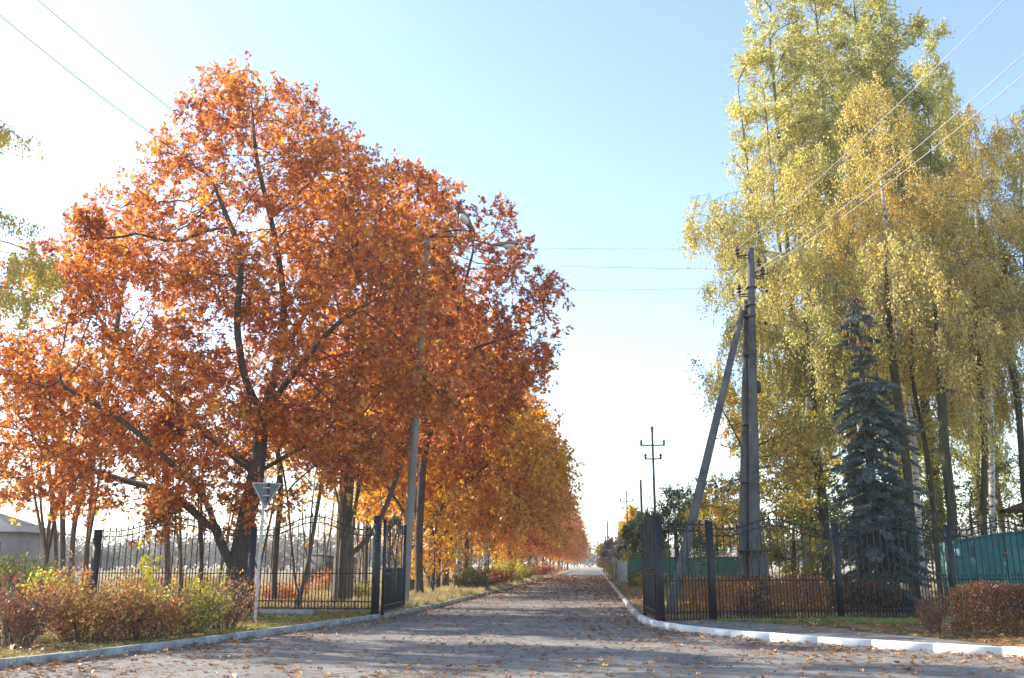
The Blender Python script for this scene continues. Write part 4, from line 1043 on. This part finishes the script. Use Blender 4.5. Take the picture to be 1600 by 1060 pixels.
def sheet_fence():
    a = at(983, 880, 72); b = at(1165, 880, 66)
    root = empty('sheet_fence', (a[0], 72, 0)); tag(root, 'green corrugated sheet fence in the distance behind the right gate', 'fence')
    n = 15
    mb = MB(); m = 24; L = 1.0
    k = np.linspace(0, L, m); y = np.where((np.arange(m) // 2) % 2 == 0, 0, .05)
    v = [(x, yy, z) for x, yy in zip(k, y) for z in (0.05, 2.2)]
    mb.add(v, [(i * 2, i * 2 + 2, i * 2 + 3, i * 2 + 1) for i in range(m - 1)])
    v2 = [(x, yy - .008, z) for x, yy in zip(k, y) for z in (0.05, 2.2)]
    me = mb.mesh('panel', M['green_sheet'])
    d = np.array((b[0] - a[0], -6.0)); Lt = np.linalg.norm(d); d /= Lt; ang = math.atan2(d[1], d[0])
    i = 0
    while i * 1.02 < Lt:
        o = link('panel', me, root); o.location = (d[0] * i * 1.02, d[1] * i * 1.02, rnd.uniform(-.02, .02)); o.rotation_euler = (0, 0, ang)
        if i % 3 == 0: MB().box((d[0] * i * 1.02, d[1] * i * 1.02 + .1, 1.1), (.08, .08, 2.2)).obj('post', M['rust_iron'], root)
        i += 1
sheet_fence()
def grey_fence():
    a = at(958, 880, 84); root = empty('concrete_fence', (a[0], 84, 0)); tag(root, 'short grey slab fence with pale end post beside the round yellow bush', 'fence')
    MB().box((0, 0, 1.2), (.28, .28, 2.4)).obj('post', M['pale_pole'], root)
    for i in range(2): MB().box((.75 + i * 1.1, 0.6 * (i + .4), 1.05), (1.05, .1, 1.9), rotz(.5), .01).obj('slab', M['old_concrete'], root)
grey_fence()

# ------------------------------------------------------------------ shrubs and hedges
def shrub(name, lab, base, rx, ry, h, n_stem, n_leaf, mat, seed, lsize=0.06, tone=.5, lean=(0, 0), grp=None, cat='shrub', lo=0.25, tmpl=OVAL, stemr=0.008):
    rng = np.random.default_rng(seed)
    root = empty(name, base); tag(root, lab, cat, grp)
    st = MB(); P, A = [], []
    for k in range(n_stem):
        a = rng.uniform(0, 6.283); q = math.sqrt(rng.random()); hh = h * rng.uniform(.5, 1.05) * (1 - .35 * q * q) * (1.22 if rng.random() < .1 else 1)
        e = np.array((math.cos(a) * rx * q + lean[0], math.sin(a) * ry * q + lean[1], hh))
        s = np.array((e[0] * .35 + rng.normal() * .05, e[1] * .35, -0.05))
        mid = s * .5 + e * .5 + np.array((-(e[0] - s[0]) * .12, -(e[1] - s[1]) * .12, hh * .06)) + rng.normal(size=3) * .05 * h
        t = np.linspace(0, 1, 7)[:, None]; pts = (1 - t) ** 2 * s + 2 * t * (1 - t) * mid + t * t * e
        st.tube(pts, np.linspace(stemr, stemr * .35, 7), 3, cap=False)
        for j in range(3):
            u = rng.uniform(.35, .95); p0 = pts[int(u * 6)]; d = rng.normal(size=3) * .6 + (0, 0, .7); d /= np.linalg.norm(d); L = h * rng.uniform(.12, .3)
            st.tube([p0, p0 + d * L * .5 + rng.normal(size=3) * .02, p0 + d * L], [stemr * .5, stemr * .4, stemr * .2], 3, cap=False)
            m = max(1, n_leaf // (n_stem * 4))
            tt = rng.random(m); P.append(p0 + d * L * tt[:, None] + rng.normal(size=(m, 3)) * .03); A.append(np.tile(d, (m, 1)))
        m = max(1, n_leaf // (n_stem * 4)); tt = lo + (1 - lo) * rng.random(m)
        P.append(np.stack([np.interp(tt, np.linspace(0, 1, 7), pts[:, c]) for c in range(3)], 1) + rng.normal(size=(m, 3)) * .03); A.append(np.tile((0, 0, 1.), (m, 1)))
    st.obj('stems', M['twig'], root)
    P = np.concatenate(P); A = np.concatenate(A) * .5 + rng.normal(size=P.shape) * .7
    mb = MB(); leaves(mb, P, A, tmpl, lsize, tone_field(P, rng, tone, .22, .15, 2.5), rng, .3); mb.obj('foliage', mat, root)
    return root
def gpos(u, v):
    d = FV + (u - 800) / F_PX * RV + (530 - v) / F_PX * UV; t = (ZV - 1.6) / d[2]; return (d[0] * t, d[1] * t, ZV)
shrub('shrub', 'sparse shrub with dark red leaves and bare purple stems at the left edge', gpos(18, 1012), 1.1, .6, 1.45, 100, 1900, M['shrub_dark'], 1, .07, .4)
shrub('shrub', 'broad orange and pink leaved shrub in the left foreground', gpos(135, 1003), 1.5, .8, 1.45, 170, 4300, M['shrub_orange'], 2, .08, .6, lo=.08)
shrub('shrub', 'orange shrub with brownish red lower leaves just left of the yellow-green one', gpos(215, 1000), 1.4, .7, 1.35, 150, 3400, M['shrub_orange'], 3, .075, .5, lo=.05)
shrub('shrub', 'bright yellow-green leaved shrub with one tall sprout under the big oak', gpos(275, 992), 1.3, .6, 1.3, 120, 2500, M['shrub_green'], 4, .085, .5, lean=(.2, 0), lo=.35)
shrub('shrub', 'thin twiggy grey shrub with few yellow leaves beside the oak trunk', gpos(345, 985), 1.0, .5, 1.45, 110, 1500, M['shrub_orange'], 5, .065, .35)
shrub('sapling', 'tall thin yellow-green maple sapling rising above the orange shrub', gpos(225, 985), .28, .25, 2.75, 9, 260, M['shrub_green'], 6, .15, .75, cat='sapling', lo=.5, tmpl=OAK)
shrub('sapling', 'small orange and yellow leaved sapling rising left of the taller one', gpos(105, 985), .25, .25, 2.2, 8, 150, M['shrub_orange'], 7, .14, .7, cat='sapling', lo=.5, tmpl=OAK)
for i, (u, Y, h, m_, lab) in enumerate(((15, 33, 2.1, 'green_leaf', 'tall dark green weeds in front of the house at the left edge'), (60, 31, 2.0, 'green_leaf', 'green weeds left of the fence end post'))):
    p = at(u, 900, Y); shrub('weeds', lab, (p[0], Y, .05), 1.7, 1, h, 80, 5000, M[m_], 20 + i, .10, .6, cat='weeds')
shrub('weeds', 'yellow-green tall weeds beside the end post of the left fence', (at(75, 900, 28.5)[0], 28.5, .05), .9, .6, 1.9, 40, 1800, M['shrub_green'], 25, .085, .6, cat='weeds')
# hedges
def hedge(lab, a, b, w_, h, n, mat, seed, lsize=.05, tone=.45, rag=.08):
    rng = np.random.default_rng(seed); a = np.array(a, float); b = np.array(b, float); L = np.linalg.norm(b - a); d = (b - a) / L; nn = np.array((-d[1], d[0]))
    root = empty('hedge', (a[0], a[1], ZV)); tag(root, lab, 'hedge')
    s = rng.random(n) * L; c = rng.uniform(-1, 1, n); z = .12 + .88 * rng.random(n)
    f = rng.random(n); c = np.where(f < .4, np.sign(c) * (1 - .12 * rng.random(n)), c); z = np.where((f > .4) & (f < .7), 1 - .1 * rng.random(n), z)
    bump = 1 + rag * np.sin(s * 5 + 3 * np.sin(s * 2.1)) + rag * np.sin(s * 2.3 + z * 4 + c)
    end = np.clip(np.minimum(s, L - s) / .5, 0, 1) ** .5
    x = c * w_ / 2 * bump * (.75 + .25 * np.sin(np.pi * np.clip(z, .1, .9))) * (.4 + .6 * end); zz = z * h * (1 + rag * .8 * np.sin(s * 3.3 + c * 2)) * (.75 + .25 * end)
    P = np.stack([d[0] * s + nn[0] * x, d[1] * s + nn[1] * x, zz], 1) + rng.normal(size=(n, 3)) * .04
    keep = (np.sin(P[:, 0] * 7 + 2 * np.sin(P[:, 2] * 6)) + np.sin(P[:, 1] * 6 + P[:, 2] * 9)) > -1.15; keep |= rng.random(n) < .4
    P = P[keep]
    mb = MB(); leaves(mb, P, rng.normal(size=P.shape) + (0, 0, .3), OVAL, lsize, tone_field(P, rng, tone, .2, .2, 2.2), rng, .2); mb.obj('foliage', mat, root)
    st = MB()
    for k in range(int(L * 26)):
        s0 = rng.random() * L; x0 = rng.uniform(-.4, .4) * w_; p = np.array((d[0] * s0 + nn[0] * x0, d[1] * s0 + nn[1] * x0, -.05)); e = p + np.array((rng.normal() * .18, rng.normal() * .18, h * rng.uniform(.8, 1.08)))
        st.tube([p, (p + e) / 2 + rng.normal(size=3) * .04, e], [.012, .009, .004], 3, cap=False)
    st.obj('stems', M['twig'], root)
hedge('brown clipped hedge in the right foreground in front of the fence', (8.0, 22.7), (13.6, 19.6), 1.4, 1.05, 52000, M['hedge_leaf'], 31, .05, .38)
shrub('shrub', 'small pinkish brown twiggy bush at the left end of the brown hedge', (7.75, 23.3, ZV), .45, .4, .95, 50, 1100, M['shrub_dark'], 32, .05, .7)
hedge('orange-brown clipped hedge behind the right fence in front of the utility pole', (2.35, 30.3), (7.2, 31.0), 1.0, 1.02, 9500, M['hedge_bright'], 33, .075, .5, .2)
hedge('low dark hedge behind the fence under the spruce', (7.4, 31), (9.4, 31.4), .9, .95, 7000, M['hedge_leaf'], 34, .07, .3)
# bushes along the road further on
bs = []
for i, (X, Y, rx, h, m_, t_, lab) in enumerate([(-7.6, 58, 1.5, 1.5, 'green_leaf', .75, 'round green shrub on the left verge, nearest along the kerb beyond the gate'), (-7.9, 64, 1.9, 1.3, 'shrub_orange', .3, 'brown-orange low shrub next to the round green one on the left verge'),
        (-7.8, 72, 1.8, 1.4, 'shrub_orange', .35, 'second brownish shrub on the left verge beneath the avenue'), (-7.7, 84, 2.2, 2.2, 'shrub_green', .45, 'large bright yellow-green shrub on the left verge beneath the avenue'), (-7.7, 97, 2.2, 2.0, 'yellowgreen_leaf', .4, 'olive shrub behind the bright yellow-green one on the left verge'),
        (-7.8, 125, 2.5, 2.2, 'shrub_dark', .7, 'dark reddish shrub far down the left verge'), (-7.8, 155, 3, 2.5, 'shrub_orange', .5, 'small far shrub near the end of the left verge'),
        (1.9 + .5, 92, 1.9, 2.5, 'yellowgreen_leaf', .78, 'round golden bush on the right verge left of the pale end post'), (3.5, 70, 1.3, 1.35, 'green_leaf', .7, 'low green and brown bush right of the grey slab fence'), (3.55, 61, 1.2, 1.3, 'yellowgreen_leaf', .72, 'golden green bush just left of the open right gate leaf')]):
    s = shrub('shrub', lab, (X, Y, ZV - .03), rx, rx, h, 70, 6500, M[m_], 100 + i, .12, t_, lo=.1)
# far trees on the right
def far_tree(lab, u, v, Y, ru, mat, tone, seed, n=6000, low=900, name='broadleaf_tree', grp=None):
    top = at(u, v, Y); H = top[2]; rx = ru / F_PX * Y
    es = [((0, 0, H * .55), (rx, rx, H * .40)), ((rx * .3, 0, H * .78), (rx * .6, rx * .6, H * .22)), ((-rx * .3, 0, H * .4), (rx * .8, rx * .8, H * .25))]
    o = tree(name, lab, 'tree', (0, 0, 0), [[(0, 0, 0), (0, 0, H * .4), (0, 0, H * .8)]], es, 260, M['oak_bark'], mat, .16, seed, leaf='oval', lsize=.004 * Y, n_leaf=n, stepl=.6, kill=.9, gap=-.3, tone=tone, twigs=.3, flat=.2, tip=.02, sigma=.3, sides=(5, 3), flare=0)
    o.location = (top[0], Y, .05); return o
far_tree('pointed yellow poplar far down the right side', 982, 792, 125, 13, M['birch_leaf_gold'], .6, 201)
far_tree('green broadleaf tree beside the far yellow poplar', 1001, 800, 105, 20, M['green_leaf'], .75, 202, 8000)
far_tree('low green tree behind the open right gate leaf', 1018, 835, 88, 22, M['green_leaf'], .7, 203, 8000)
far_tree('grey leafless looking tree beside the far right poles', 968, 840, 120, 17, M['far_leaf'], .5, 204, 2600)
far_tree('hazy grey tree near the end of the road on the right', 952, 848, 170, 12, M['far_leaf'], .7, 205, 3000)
far_tree('pale orange tree at the far right end of the road', 943, 850, 210, 8, M['birch_leaf_gold'], .7, 206, 2500)

# ------------------------------------------------------------------ left background trees
def left_small(lab, u0, stems, Y, ells, seed, bark, mat, n, tr, tone=.5, leaf='oval', lsize=.14, gap=-.15):
    g = at(u0, 935, Y); g[2] = .05
    sk = [[g] + [at(u, v, Y) for u, v in stems[0]]] + [[at(u, v, Y + .3) for u, v in s] for s in stems[1:]]
    return tree('young_tree', lab, 'tree', g, sk, [el(*([e[0], e[1], Y] + list(e[2:]))) for e in ells], 350, M[bark], mat, tr, seed, leaf=leaf, lsize=lsize, n_leaf=n, stepl=.45, kill=.75, gap=gap, tone=tone, twigs=.5, flat=.3, tip=.010, sigma=.28, sides=(7, 3), flare=.15)
left_small('two stemmed young tree with pale grey stems behind the left fence', 463, [[(478, 900), (495, 800), (512, 700), (520, 600)], [(464, 930), (456, 860), (448, 760), (430, 680)]], 33.5, [(510, 650, 45, 60, 1.6), (440, 690, 40, 50, 1.5)], 301, 'pale_bark', M['oak_leaf_gold'], 1600, .10, leaf='oak', lsize=.18)
left_small('thin dark stemmed young tree between the two pale trunks behind the fence', 428, [[(430, 860), (440, 760), (425, 650)]], 40, [(430, 700, 40, 60, 1.8)], 302, 'oak_bark', M['oak_leaf_gold'], 1200, .13, leaf='oak', lsize=.18)
left_small('thin tree left of the house end with few leaves', 88, [[(86, 820), (75, 720), (70, 640)]], 48, [(70, 690, 50, 60, 2)], 303, 'oak_bark', M['oak_leaf_gold'], 500, .11)
left_small('straight grey stemmed tree beside the left fence end post', 98, [[(98, 800), (96, 700), (100, 560)]], 46, [(100, 640, 50, 90, 2)], 304, 'oak_bark', M['oak_leaf_gold'], 500, .14)
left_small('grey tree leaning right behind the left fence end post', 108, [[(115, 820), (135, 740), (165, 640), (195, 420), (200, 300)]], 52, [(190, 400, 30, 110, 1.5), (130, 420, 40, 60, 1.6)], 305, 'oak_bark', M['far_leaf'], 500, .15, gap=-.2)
left_small('grey trunk seen through the arched bay of the left fence', 262, [[(260, 830), (258, 740), (262, 640)]], 48, [(262, 680, 50, 60, 2)], 306, 'pale_bark', M['oak_leaf_gold'], 1200, .17)
# trunks in the grove left of the avenue
bx = [(716, 62, 'birch_bark'), (735, 70, 'birch_bark'), (757, 76, 'birch_bark'), (684, 58, 'oak_bark'), (672, 66, 'oak_bark'), (700, 84, 'birch_bark'), (775, 90, 'oak_bark'), (797, 98, 'oak_bark'), (572, 60, 'oak_bark'), (590, 74, 'birch_bark'), (560, 85, 'birch_bark'), (748, 100, 'birch_bark')]
def grove_proto(bark, i):
    return tree('young_birch' if bark == 'birch_bark' else 'young_oak', '', 'tree', (0, 0, 0), [[(0, 0, 0), (.1, 0, 3), (0, 0, 6), (.2, 0, 10)]], [((0, 0, 8), (1.8, 1.8, 3.2)), ((0, 0, 11), (1.2, 1.2, 1.6))], 160, M[bark], M['oak_leaf_gold'], .15, 400 + i, leaf='lite', lsize=.24, n_leaf=2600, stepl=.55, kill=.9, gap=-.3, tone=.6, twigs=.3, tip=.014, sides=(7, 3), flare=.15)
gp_ = {'birch_bark': grove_proto('birch_bark', 0), 'oak_bark': grove_proto('oak_bark', 1)}; used = set()
for u, Y, bk in bx:
    o = gp_[bk] if bk not in used else copy_tree(gp_[bk]); used.add(bk)
    p = at(u, 900, Y); o.location = (p[0], Y, .05); s = rnd.uniform(.85, 1.15); o.scale = (s, s, s); o.rotation_euler = (rnd.uniform(-.04, .04), rnd.uniform(-.04, .04), rnd.uniform(0, 6))
    tag(o, 'slender white trunked birch in the grove left of the avenue' if bk == 'birch_bark' else 'slender dark trunked young oak in the grove left of the avenue', 'tree', 'white birches in the grove' if bk == 'birch_bark' else 'young oaks in the grove')
usto = []
for i, (X, Y, s, lab) in enumerate([(-8.6, 50, .55, 'young golden oak low over the verge beside the dark oak behind the lamp'), (-9.0, 66, .6, 'low golden young oak on the left verge before the green shrub'), (-13.5, 72, .9, 'dense young oak at the back of the grove'), (-8.9, 88, .6, 'small gold oak behind the bright yellow-green shrub'), (-9.5, 106, .6, 'small gold oak far down the left verge')]):
    if not usto:
        o = tree('young_oak', '', 'tree', (0, 0, 0), [[(0, 0, 0), (.1, 0, 2), (0, .2, 4), (.2, 0, 6)], [(0, 0, .6), (.8, .3, 2.2), (1.6, .2, 3.6)], [(0, 0, .5), (-.8, -.3, 2.4), (-1.3, 0, 4)]], [((0, 0, 4), (2.4, 2.4, 2.2)), ((1, 0, 6), (1.6, 1.6, 1.6)), ((-1, .5, 2.6), (1.6, 1.6, 1.2))], 300, M['oak_bark'], M['oak_leaf_gold'], .09, 450, leaf='lite', lsize=.2, n_leaf=4200, stepl=.35, kill=.6, gap=-.15, tone=.6, twigs=.6, tip=.010, sides=(6, 3), flare=.1)
    else: o = copy_tree(usto[0])
    usto.append(o); o.location = (X, Y, .05); o.scale = (s * 1.4, s * 1.4, s * 1.3); o.rotation_euler = (0, 0, i * 1.3); tag(o, lab, 'tree', 'young oaks in the grove')
def bare_young(i):
    rng = np.random.default_rng(900 + i); b = rng.uniform(-1.2, 1.2)
    sk = [[(0, 0, 0), (b * .1, 0, 2), (b * .4, .1, 4.5), (b * .6, 0, 8)], [(b * .12, 0, 1.6), (-b * .8, .4, 4), (-b * 1.1, .5, 6)]]
    return tree('young_tree', '', 'tree', (0, 0, 0), sk, [((b * .4, 0, 6.4), (1.9, 1.9, 2.8)), ((-b * .6, .3, 4), (1.5, 1.5, 1.5))], 170, M['oak_bark' if i % 2 else 'pale_bark'], M['oak_leaf_gold'], .085, 900 + i, leaf='lite', lsize=.17, n_leaf=420, stepl=.4, kill=.6, gap=-.2, tone=.5, twigs=1, tip=.009, sides=(6, 3), flare=.1, sigma=.4)
by = [bare_young(i) for i in range(3)]; used = set()
for i in range(17):
    Y = 36 + 44 * rnd.random(); X = -(8.8 + 14 * rnd.random() ** 1.2) - (Y - 36) * .12
    if i < 6: X, Y = -(13 + 2.2 * i), 35 + 5 * rnd.random()
    o = by[i % 3] if i % 3 not in used else copy_tree(by[i % 3]); used.add(i % 3)
    o.location = (X, Y, .05); q = rnd.uniform(.8, 1.4); o.scale = (q, q, q * rnd.uniform(.9, 1.1)); o.rotation_euler = (rnd.uniform(-.08, .08), rnd.uniform(-.08, .08), rnd.uniform(0, 6))
    tag(o, 'slim nearly leafless young tree among the trunks behind the left fence', 'tree', 'slim young trees in the grove')
for i, (X, Y, r_, h_, mt, t_) in enumerate([(-14, 42, 1.6, 1.0, 'shrub_orange', .4), (-19, 46, 2.2, 1.3, 'shrub_green', .3), (-11.5, 46, 1.3, .9, 'yellowgreen_leaf', .4), (-24, 50, 2.6, 1.7, 'shrub_orange', .5), (-16, 56, 2.4, 1.5, 'shrub_orange', .35), (-13, 64, 2.2, 1.5, 'yellowgreen_leaf', .4)]):
    shrub('shrub', ['low rusty scrub between the oak trunks behind the left fence', 'yellowish scrub behind the first arched bay of the left fence', 'small olive bush beside the pale forked oak trunk', 'rust coloured scrub far left in the meadow behind the fence', 'brownish scrub deep in the grove behind the left fence', 'olive scrub at the back of the grove near the avenue'][i], (X, Y, .05), r_, r_, h_, 70, 1800, M[mt], 300 + i, .11, t_, lo=.1)
# hanging birch at the left edge
Yb = 24.5
g = np.array((at(-260, 900, Yb)[0], Yb, .05))
skb = [[g, at(-255, 700, Yb), at(-240, 500, Yb), at(-230, 300, Yb), at(-215, 150, Yb), at(-190, 0, Yb)], [at(-240, 500, Yb), at(-150, 360, Yb + .5), at(-40, 310, Yb), at(70, 350, Yb)], [at(-230, 300, Yb), at(-120, 180, Yb), at(-40, 170, Yb)], [at(-240, 560, Yb), at(-130, 420, Yb), at(-20, 390, Yb - .5), at(60, 400, Yb)]]
elb = [el(-120, 380, Yb, 110, 130, 2.6), el(-230, 260, Yb, 140, 190, 3.2), el(-200, 60, Yb, 110, 160, 2.6), el(-260, 500, Yb, 130, 120, 3), el(20, 430, Yb, 85, 55, 1.3), el(5, 480, Yb, 60, 50, 1.1), el(50, 400, Yb, 45, 40, 1), el(20, 215, Yb, 42, 22, .7), el(-20, 320, Yb, 45, 60, 1.0), el(-20, 190, Yb, 40, 40, 1), el(-110, 350, Yb, 70, 120, 1.3)]
elb = elb + [e for e in elb[4:8]] * 4
skb.append([at(-150, 360, Yb + .5), at(-60, 370, Yb), at(10, 375, Yb), at(60, 400, Yb)])
skb.append([at(-120, 430, Yb + .5), at(-40, 440, Yb), at(40, 455, Yb)])
tree('birch_tree', 'weeping birch with small yellow-green leaves hanging in from the left edge', 'tree', g, skb, elb, 1700, M['birch_bark'], M['birch_leaf'], .19, 501, leaf='oval', lsize=.09, n_leaf=62000, stepl=.36, kill=.5, gap=-.1, tone=.55, twigs=.4, hang=.45, flat=.1, tip=.007, sigma=.16, sides=(8, 3), patch=.2, sc=2)

# far wood behind the field: reads as one mass
def far_wood():
    rng = np.random.default_rng(77); P = []; A = []
    for X0, X1, Y0_, Y1_, n, hh in ((-330, -30, 300, 380, 240, 13), (-60, 140, 480, 560, 110, 13), (30, 260, 200, 260, 120, 12), (-200, -24, 190, 240, 60, 7)):
        for k in range(n):
            x = rng.uniform(X0, X1); y = rng.uniform(Y0_, Y1_); h = hh * rng.uniform(.6, 1.15); m = 150
            d = rng.normal(size=(m, 3)); d /= np.linalg.norm(d, axis=1)[:, None]; d *= rng.random(m)[:, None] ** .4
            P.append(np.array((x, y, h * .55)) + d * np.array((h * .42, h * .4, h * .5)))
    P = np.concatenate(P); mb = MB()
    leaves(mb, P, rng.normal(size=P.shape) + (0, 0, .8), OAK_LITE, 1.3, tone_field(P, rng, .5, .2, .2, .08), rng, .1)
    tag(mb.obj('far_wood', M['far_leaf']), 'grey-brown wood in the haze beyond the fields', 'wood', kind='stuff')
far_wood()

# ------------------------------------------------------------------ fallen leaves and grass
def dist_to(P, K):   # signed side distance from a kerb polyline (positive to its left)
    out = np.zeros(len(P))
    K = K[::2]
    for i in range(0, len(P), 4000):
        q = P[i:i + 4000]; D = np.linalg.norm(q[:, None] - K[None], axis=2); j = D.argmin(1); j = np.clip(j, 1, len(K) - 2)
        t = K[j + 1] - K[j - 1]; t /= np.linalg.norm(t, axis=1)[:, None]; v = q - K[j]
        out[i:i + 4000] = t[:, 0] * v[:, 1] - t[:, 1] * v[:, 0]
    return out
rngL = np.random.default_rng(5)
def fallen():
    n = 240000
    Y = 10 + 150 * rngL.random(n) ** 1.9; X = rngL.uniform(-1, 1, n) * (9 + Y * .25) + .5 - 2
    P = np.stack([X, Y], 1)
    sub = kl[:int(len(kl) * .5)], kr[:int(len(kr) * .55)]
    dl = -dist_to(P, sub[0]); dr = dist_to(P, sub[1])      # >0 on the road side
    onroad = (dl > 0) & (dr > 0)
    dens = np.zeros(n)
    drift = .5 + .5 * np.sin(X * 1.1 + 2 * np.sin(Y * .35)) * np.sin(Y * .6 + np.sin(X * .8))
    road_d = .10 + .85 * np.exp(-np.abs(dl) / .55) + 1.0 * np.exp(-np.abs(dr) / 1.3) + .18 * drift ** 3 + np.clip((Y - 40) / 60, 0, 1) * .35
    dens = np.where(onroad, road_d, 0)
    lv = dl < -.15; rv = dr < -.17
    dens = np.where(lv, .62 * (.4 + .8 * drift), dens); dens = np.where(rv, .85 * (.5 + .7 * drift), dens)
    path = rv & (dr > -2.6) & (Y < 27) & (X < 7.4); dens = np.where(path, .10 + .25 * drift ** 2, dens)
    dens = np.where((X > 12) | (X < -17) , 0, dens)
    k = rngL.random(n) < dens * .95
    P = P[k]; X, Y = P[:, 0], P[:, 1]; on = onroad[k]; side = np.where(dl[k] < 0, -dl[k], -dr[k])
    z = np.where(on, .008, vz(X, Y, side) + .03); z = np.where(path[k], ZV + .065, z); z = z + rngL.random(len(X)) * .025
    az = rngL.uniform(0, 6.283, len(X)); A = np.stack([np.cos(az), np.sin(az), rngL.normal(size=len(X)) * .12], 1)
    P3 = np.column_stack([P, z]); big = Y < 45
    near = MB()
    s_far = np.clip(Y / 45, 1, 2.2)
    tone = rngL.beta(1.8, 2.2, len(X)) ; tone = np.where(~on & (side > 0), tone + .08, tone)
    for sel, tm in ((big, OAK), (~big, OAK_LITE)):
        n_ = sel.sum(); a_ = A[sel]; Nn = rngL.normal(size=(n_, 3)) * .22 + (0, 0, 1.)
        a_ = a_ / np.linalg.norm(a_, axis=1)[:, None]; Xx = np.cross(a_, Nn); Xx /= np.linalg.norm(Xx, axis=1)[:, None]; Z = np.cross(Xx, a_)
        s = rngL.choice([.04, .08, .13, .17], n_, p=[.4, .25, .22, .13]) * rngL.uniform(.8, 1.15, n_) * s_far[sel]; cu = rngL.uniform(.5, 5.5, n_)
        tv, tf = tm
        v = P3[sel][:, None] + s[:, None, None] * (tv[None, :, 0:1] * Xx[:, None] + tv[None, :, 1:2] * a_[:, None] + (np.abs(tv[None, :, 2:3]) + .02) * cu[:, None, None] * Z[:, None])
        near.add(v.reshape(-1, 3), (tf[None] + (np.arange(n_) * len(tv))[:, None, None]).reshape(-1, 3), np.repeat(np.clip(tone[sel], 0, 1), len(tv)))
    tag(near.obj('fallen_leaves', M['ground_leaf']), 'dry brown and orange oak leaves scattered over road and verges', 'leaves', kind='stuff')
fallen()
def grass(name, lab, n, region, h, mat, dens, w_=.006, seed=1, cat='grass'):
    rng = np.random.default_rng(seed); P = region(rng, n); X, Y = P[:, 0], P[:, 1]
    k = rng.random(len(P)) < dens(X, Y); P = P[k]; n = len(P); X, Y = P[:, 0], P[:, 1]
    H = h * rng.uniform(.35, 1.2, n) * (.6 + .5 * (np.sin(X * 1.7) * np.sin(Y * 1.3) + 1) / 2)
    a = rng.uniform(0, 6.283, n); W = w_ * np.clip(Y / 25, 1, 4)
    b = np.column_stack([X, Y, np.full(n, ZV - .02)]); d = np.stack([np.cos(a) * W, np.sin(a) * W, np.zeros(n)], 1)
    ln = rng.normal(size=(n, 3)) * .35 * H[:, None]; ln[:, 2] = H
    m = b + ln * .55; m[:, :2] -= ln[:, :2] * .25
    v = np.stack([b - d, b + d, m + d * .7, m - d * .7, b + ln], 1).reshape(-1, 3)
    o5 = (np.arange(n) * 5)[:, None]
    mb = MB(); tn = np.repeat(np.clip(rng.normal(.5, .22, n), 0, 1), 5)
    mb.add(v, o5 + np.array([[0, 1, 2]]), tn); base = mb.n - len(v)
    mb.f.append((o5 + np.array([[0, 2, 3]])).astype(np.int32)); mb.f.append((o5 + np.array([[3, 2, 4]])).astype(np.int32))
    return tag(mb.obj(name, mat), lab, cat, kind='stuff')
def reg_left(rng, n):
    # along left kerb, behind it
    s = rng.integers(10, 150, n); o = .2 + rng.random(n) ** 1.4 * 4.2; t = np.gradient(kl, axis=0); t /= np.linalg.norm(t, axis=1)[:, None]
    return kl[s] + np.stack([-t[s, 1], t[s, 0]], 1) * o[:, None] + rng.normal(size=(n, 2)) * .15
cl = lambda X, Y: np.clip(.35 + .8 * np.sin(X * 1.3 + np.sin(Y)) * np.sin(Y * .9), .06, 1)
grass('verge_grass', 'short green grass with leaves along the left kerb', 120000, reg_left, .10, M['grass'], lambda X, Y: np.clip(cl(X, Y) + .3, 0, 1), .008, 1)
def reg_r(rng, n):
    t = rng.random(n); return np.column_stack([3.3 + t * 9 + rng.normal(size=n) * .1, 26.4 + t * 3.0 - rng.random(n) ** 1.3 * (.5 + 2.6 * t)])
grass('fence_grass', 'green grass strip along the foot of the right fence', 26000, reg_r, .16, M['grass'], lambda X, Y: np.clip(cl(X, Y) + .35, 0, 1), .008, 2)
def reg_b(rng, n): return np.column_stack([rng.uniform(-26, -6.9, n), 30.4 + 45 * rng.random(n) ** 1.5])
grass('meadow_grass', 'tall dry meadow grass behind the left fence', 90000, reg_b, .24, M['dry_grass'], lambda X, Y: np.clip(cl(X, Y) + .3, 0, 1), .006, 3)
def reg_c(rng, n): return np.column_stack([rng.uniform(2.0, 18, n), 28.5 + 30 * rng.random(n) ** 1.5])
grass('yard_grass', 'uneven yellow-green grass behind the right fence', 36000, reg_c, .20, M['dry_grass'], lambda X, Y: np.clip(cl(X, Y), 0, 1) * (Y > 27.2 + (X - 3) * .33), .007, 4)
def reg_d(rng, n): return np.column_stack([-6.5 - rng.random(n) ** 1.2 * 3.2, 33 + 90 * rng.random(n) ** 1.4])
grass('roadside_grass', 'pale dry roadside grass along the left kerb beyond the gate', 50000, reg_d, .35, M['dry_grass'], lambda X, Y: np.clip(cl(X, Y) + .35, 0, 1), .006, 5)

# ------------------------------------------------------------------ haze
def haze():
    m, n, out = new_mat('haze_air')
    v = N(n, 'ShaderNodeVolumePrincipled'); v.inputs['Color'].default_value = (0.93, 0.95, 1.0, 1); v.inputs['Density'].default_value = 0.00045; v.inputs['Anisotropy'].default_value = 0.1
    n.links.new(v.outputs[0], out.inputs['Volume'])
    o = MB().box((0, 720, 21.5), (1700, 1700, 45.1)).obj('haze', m); tag(o, 'thin autumn haze over the fields and the road', 'haze', kind='stuff')
haze()
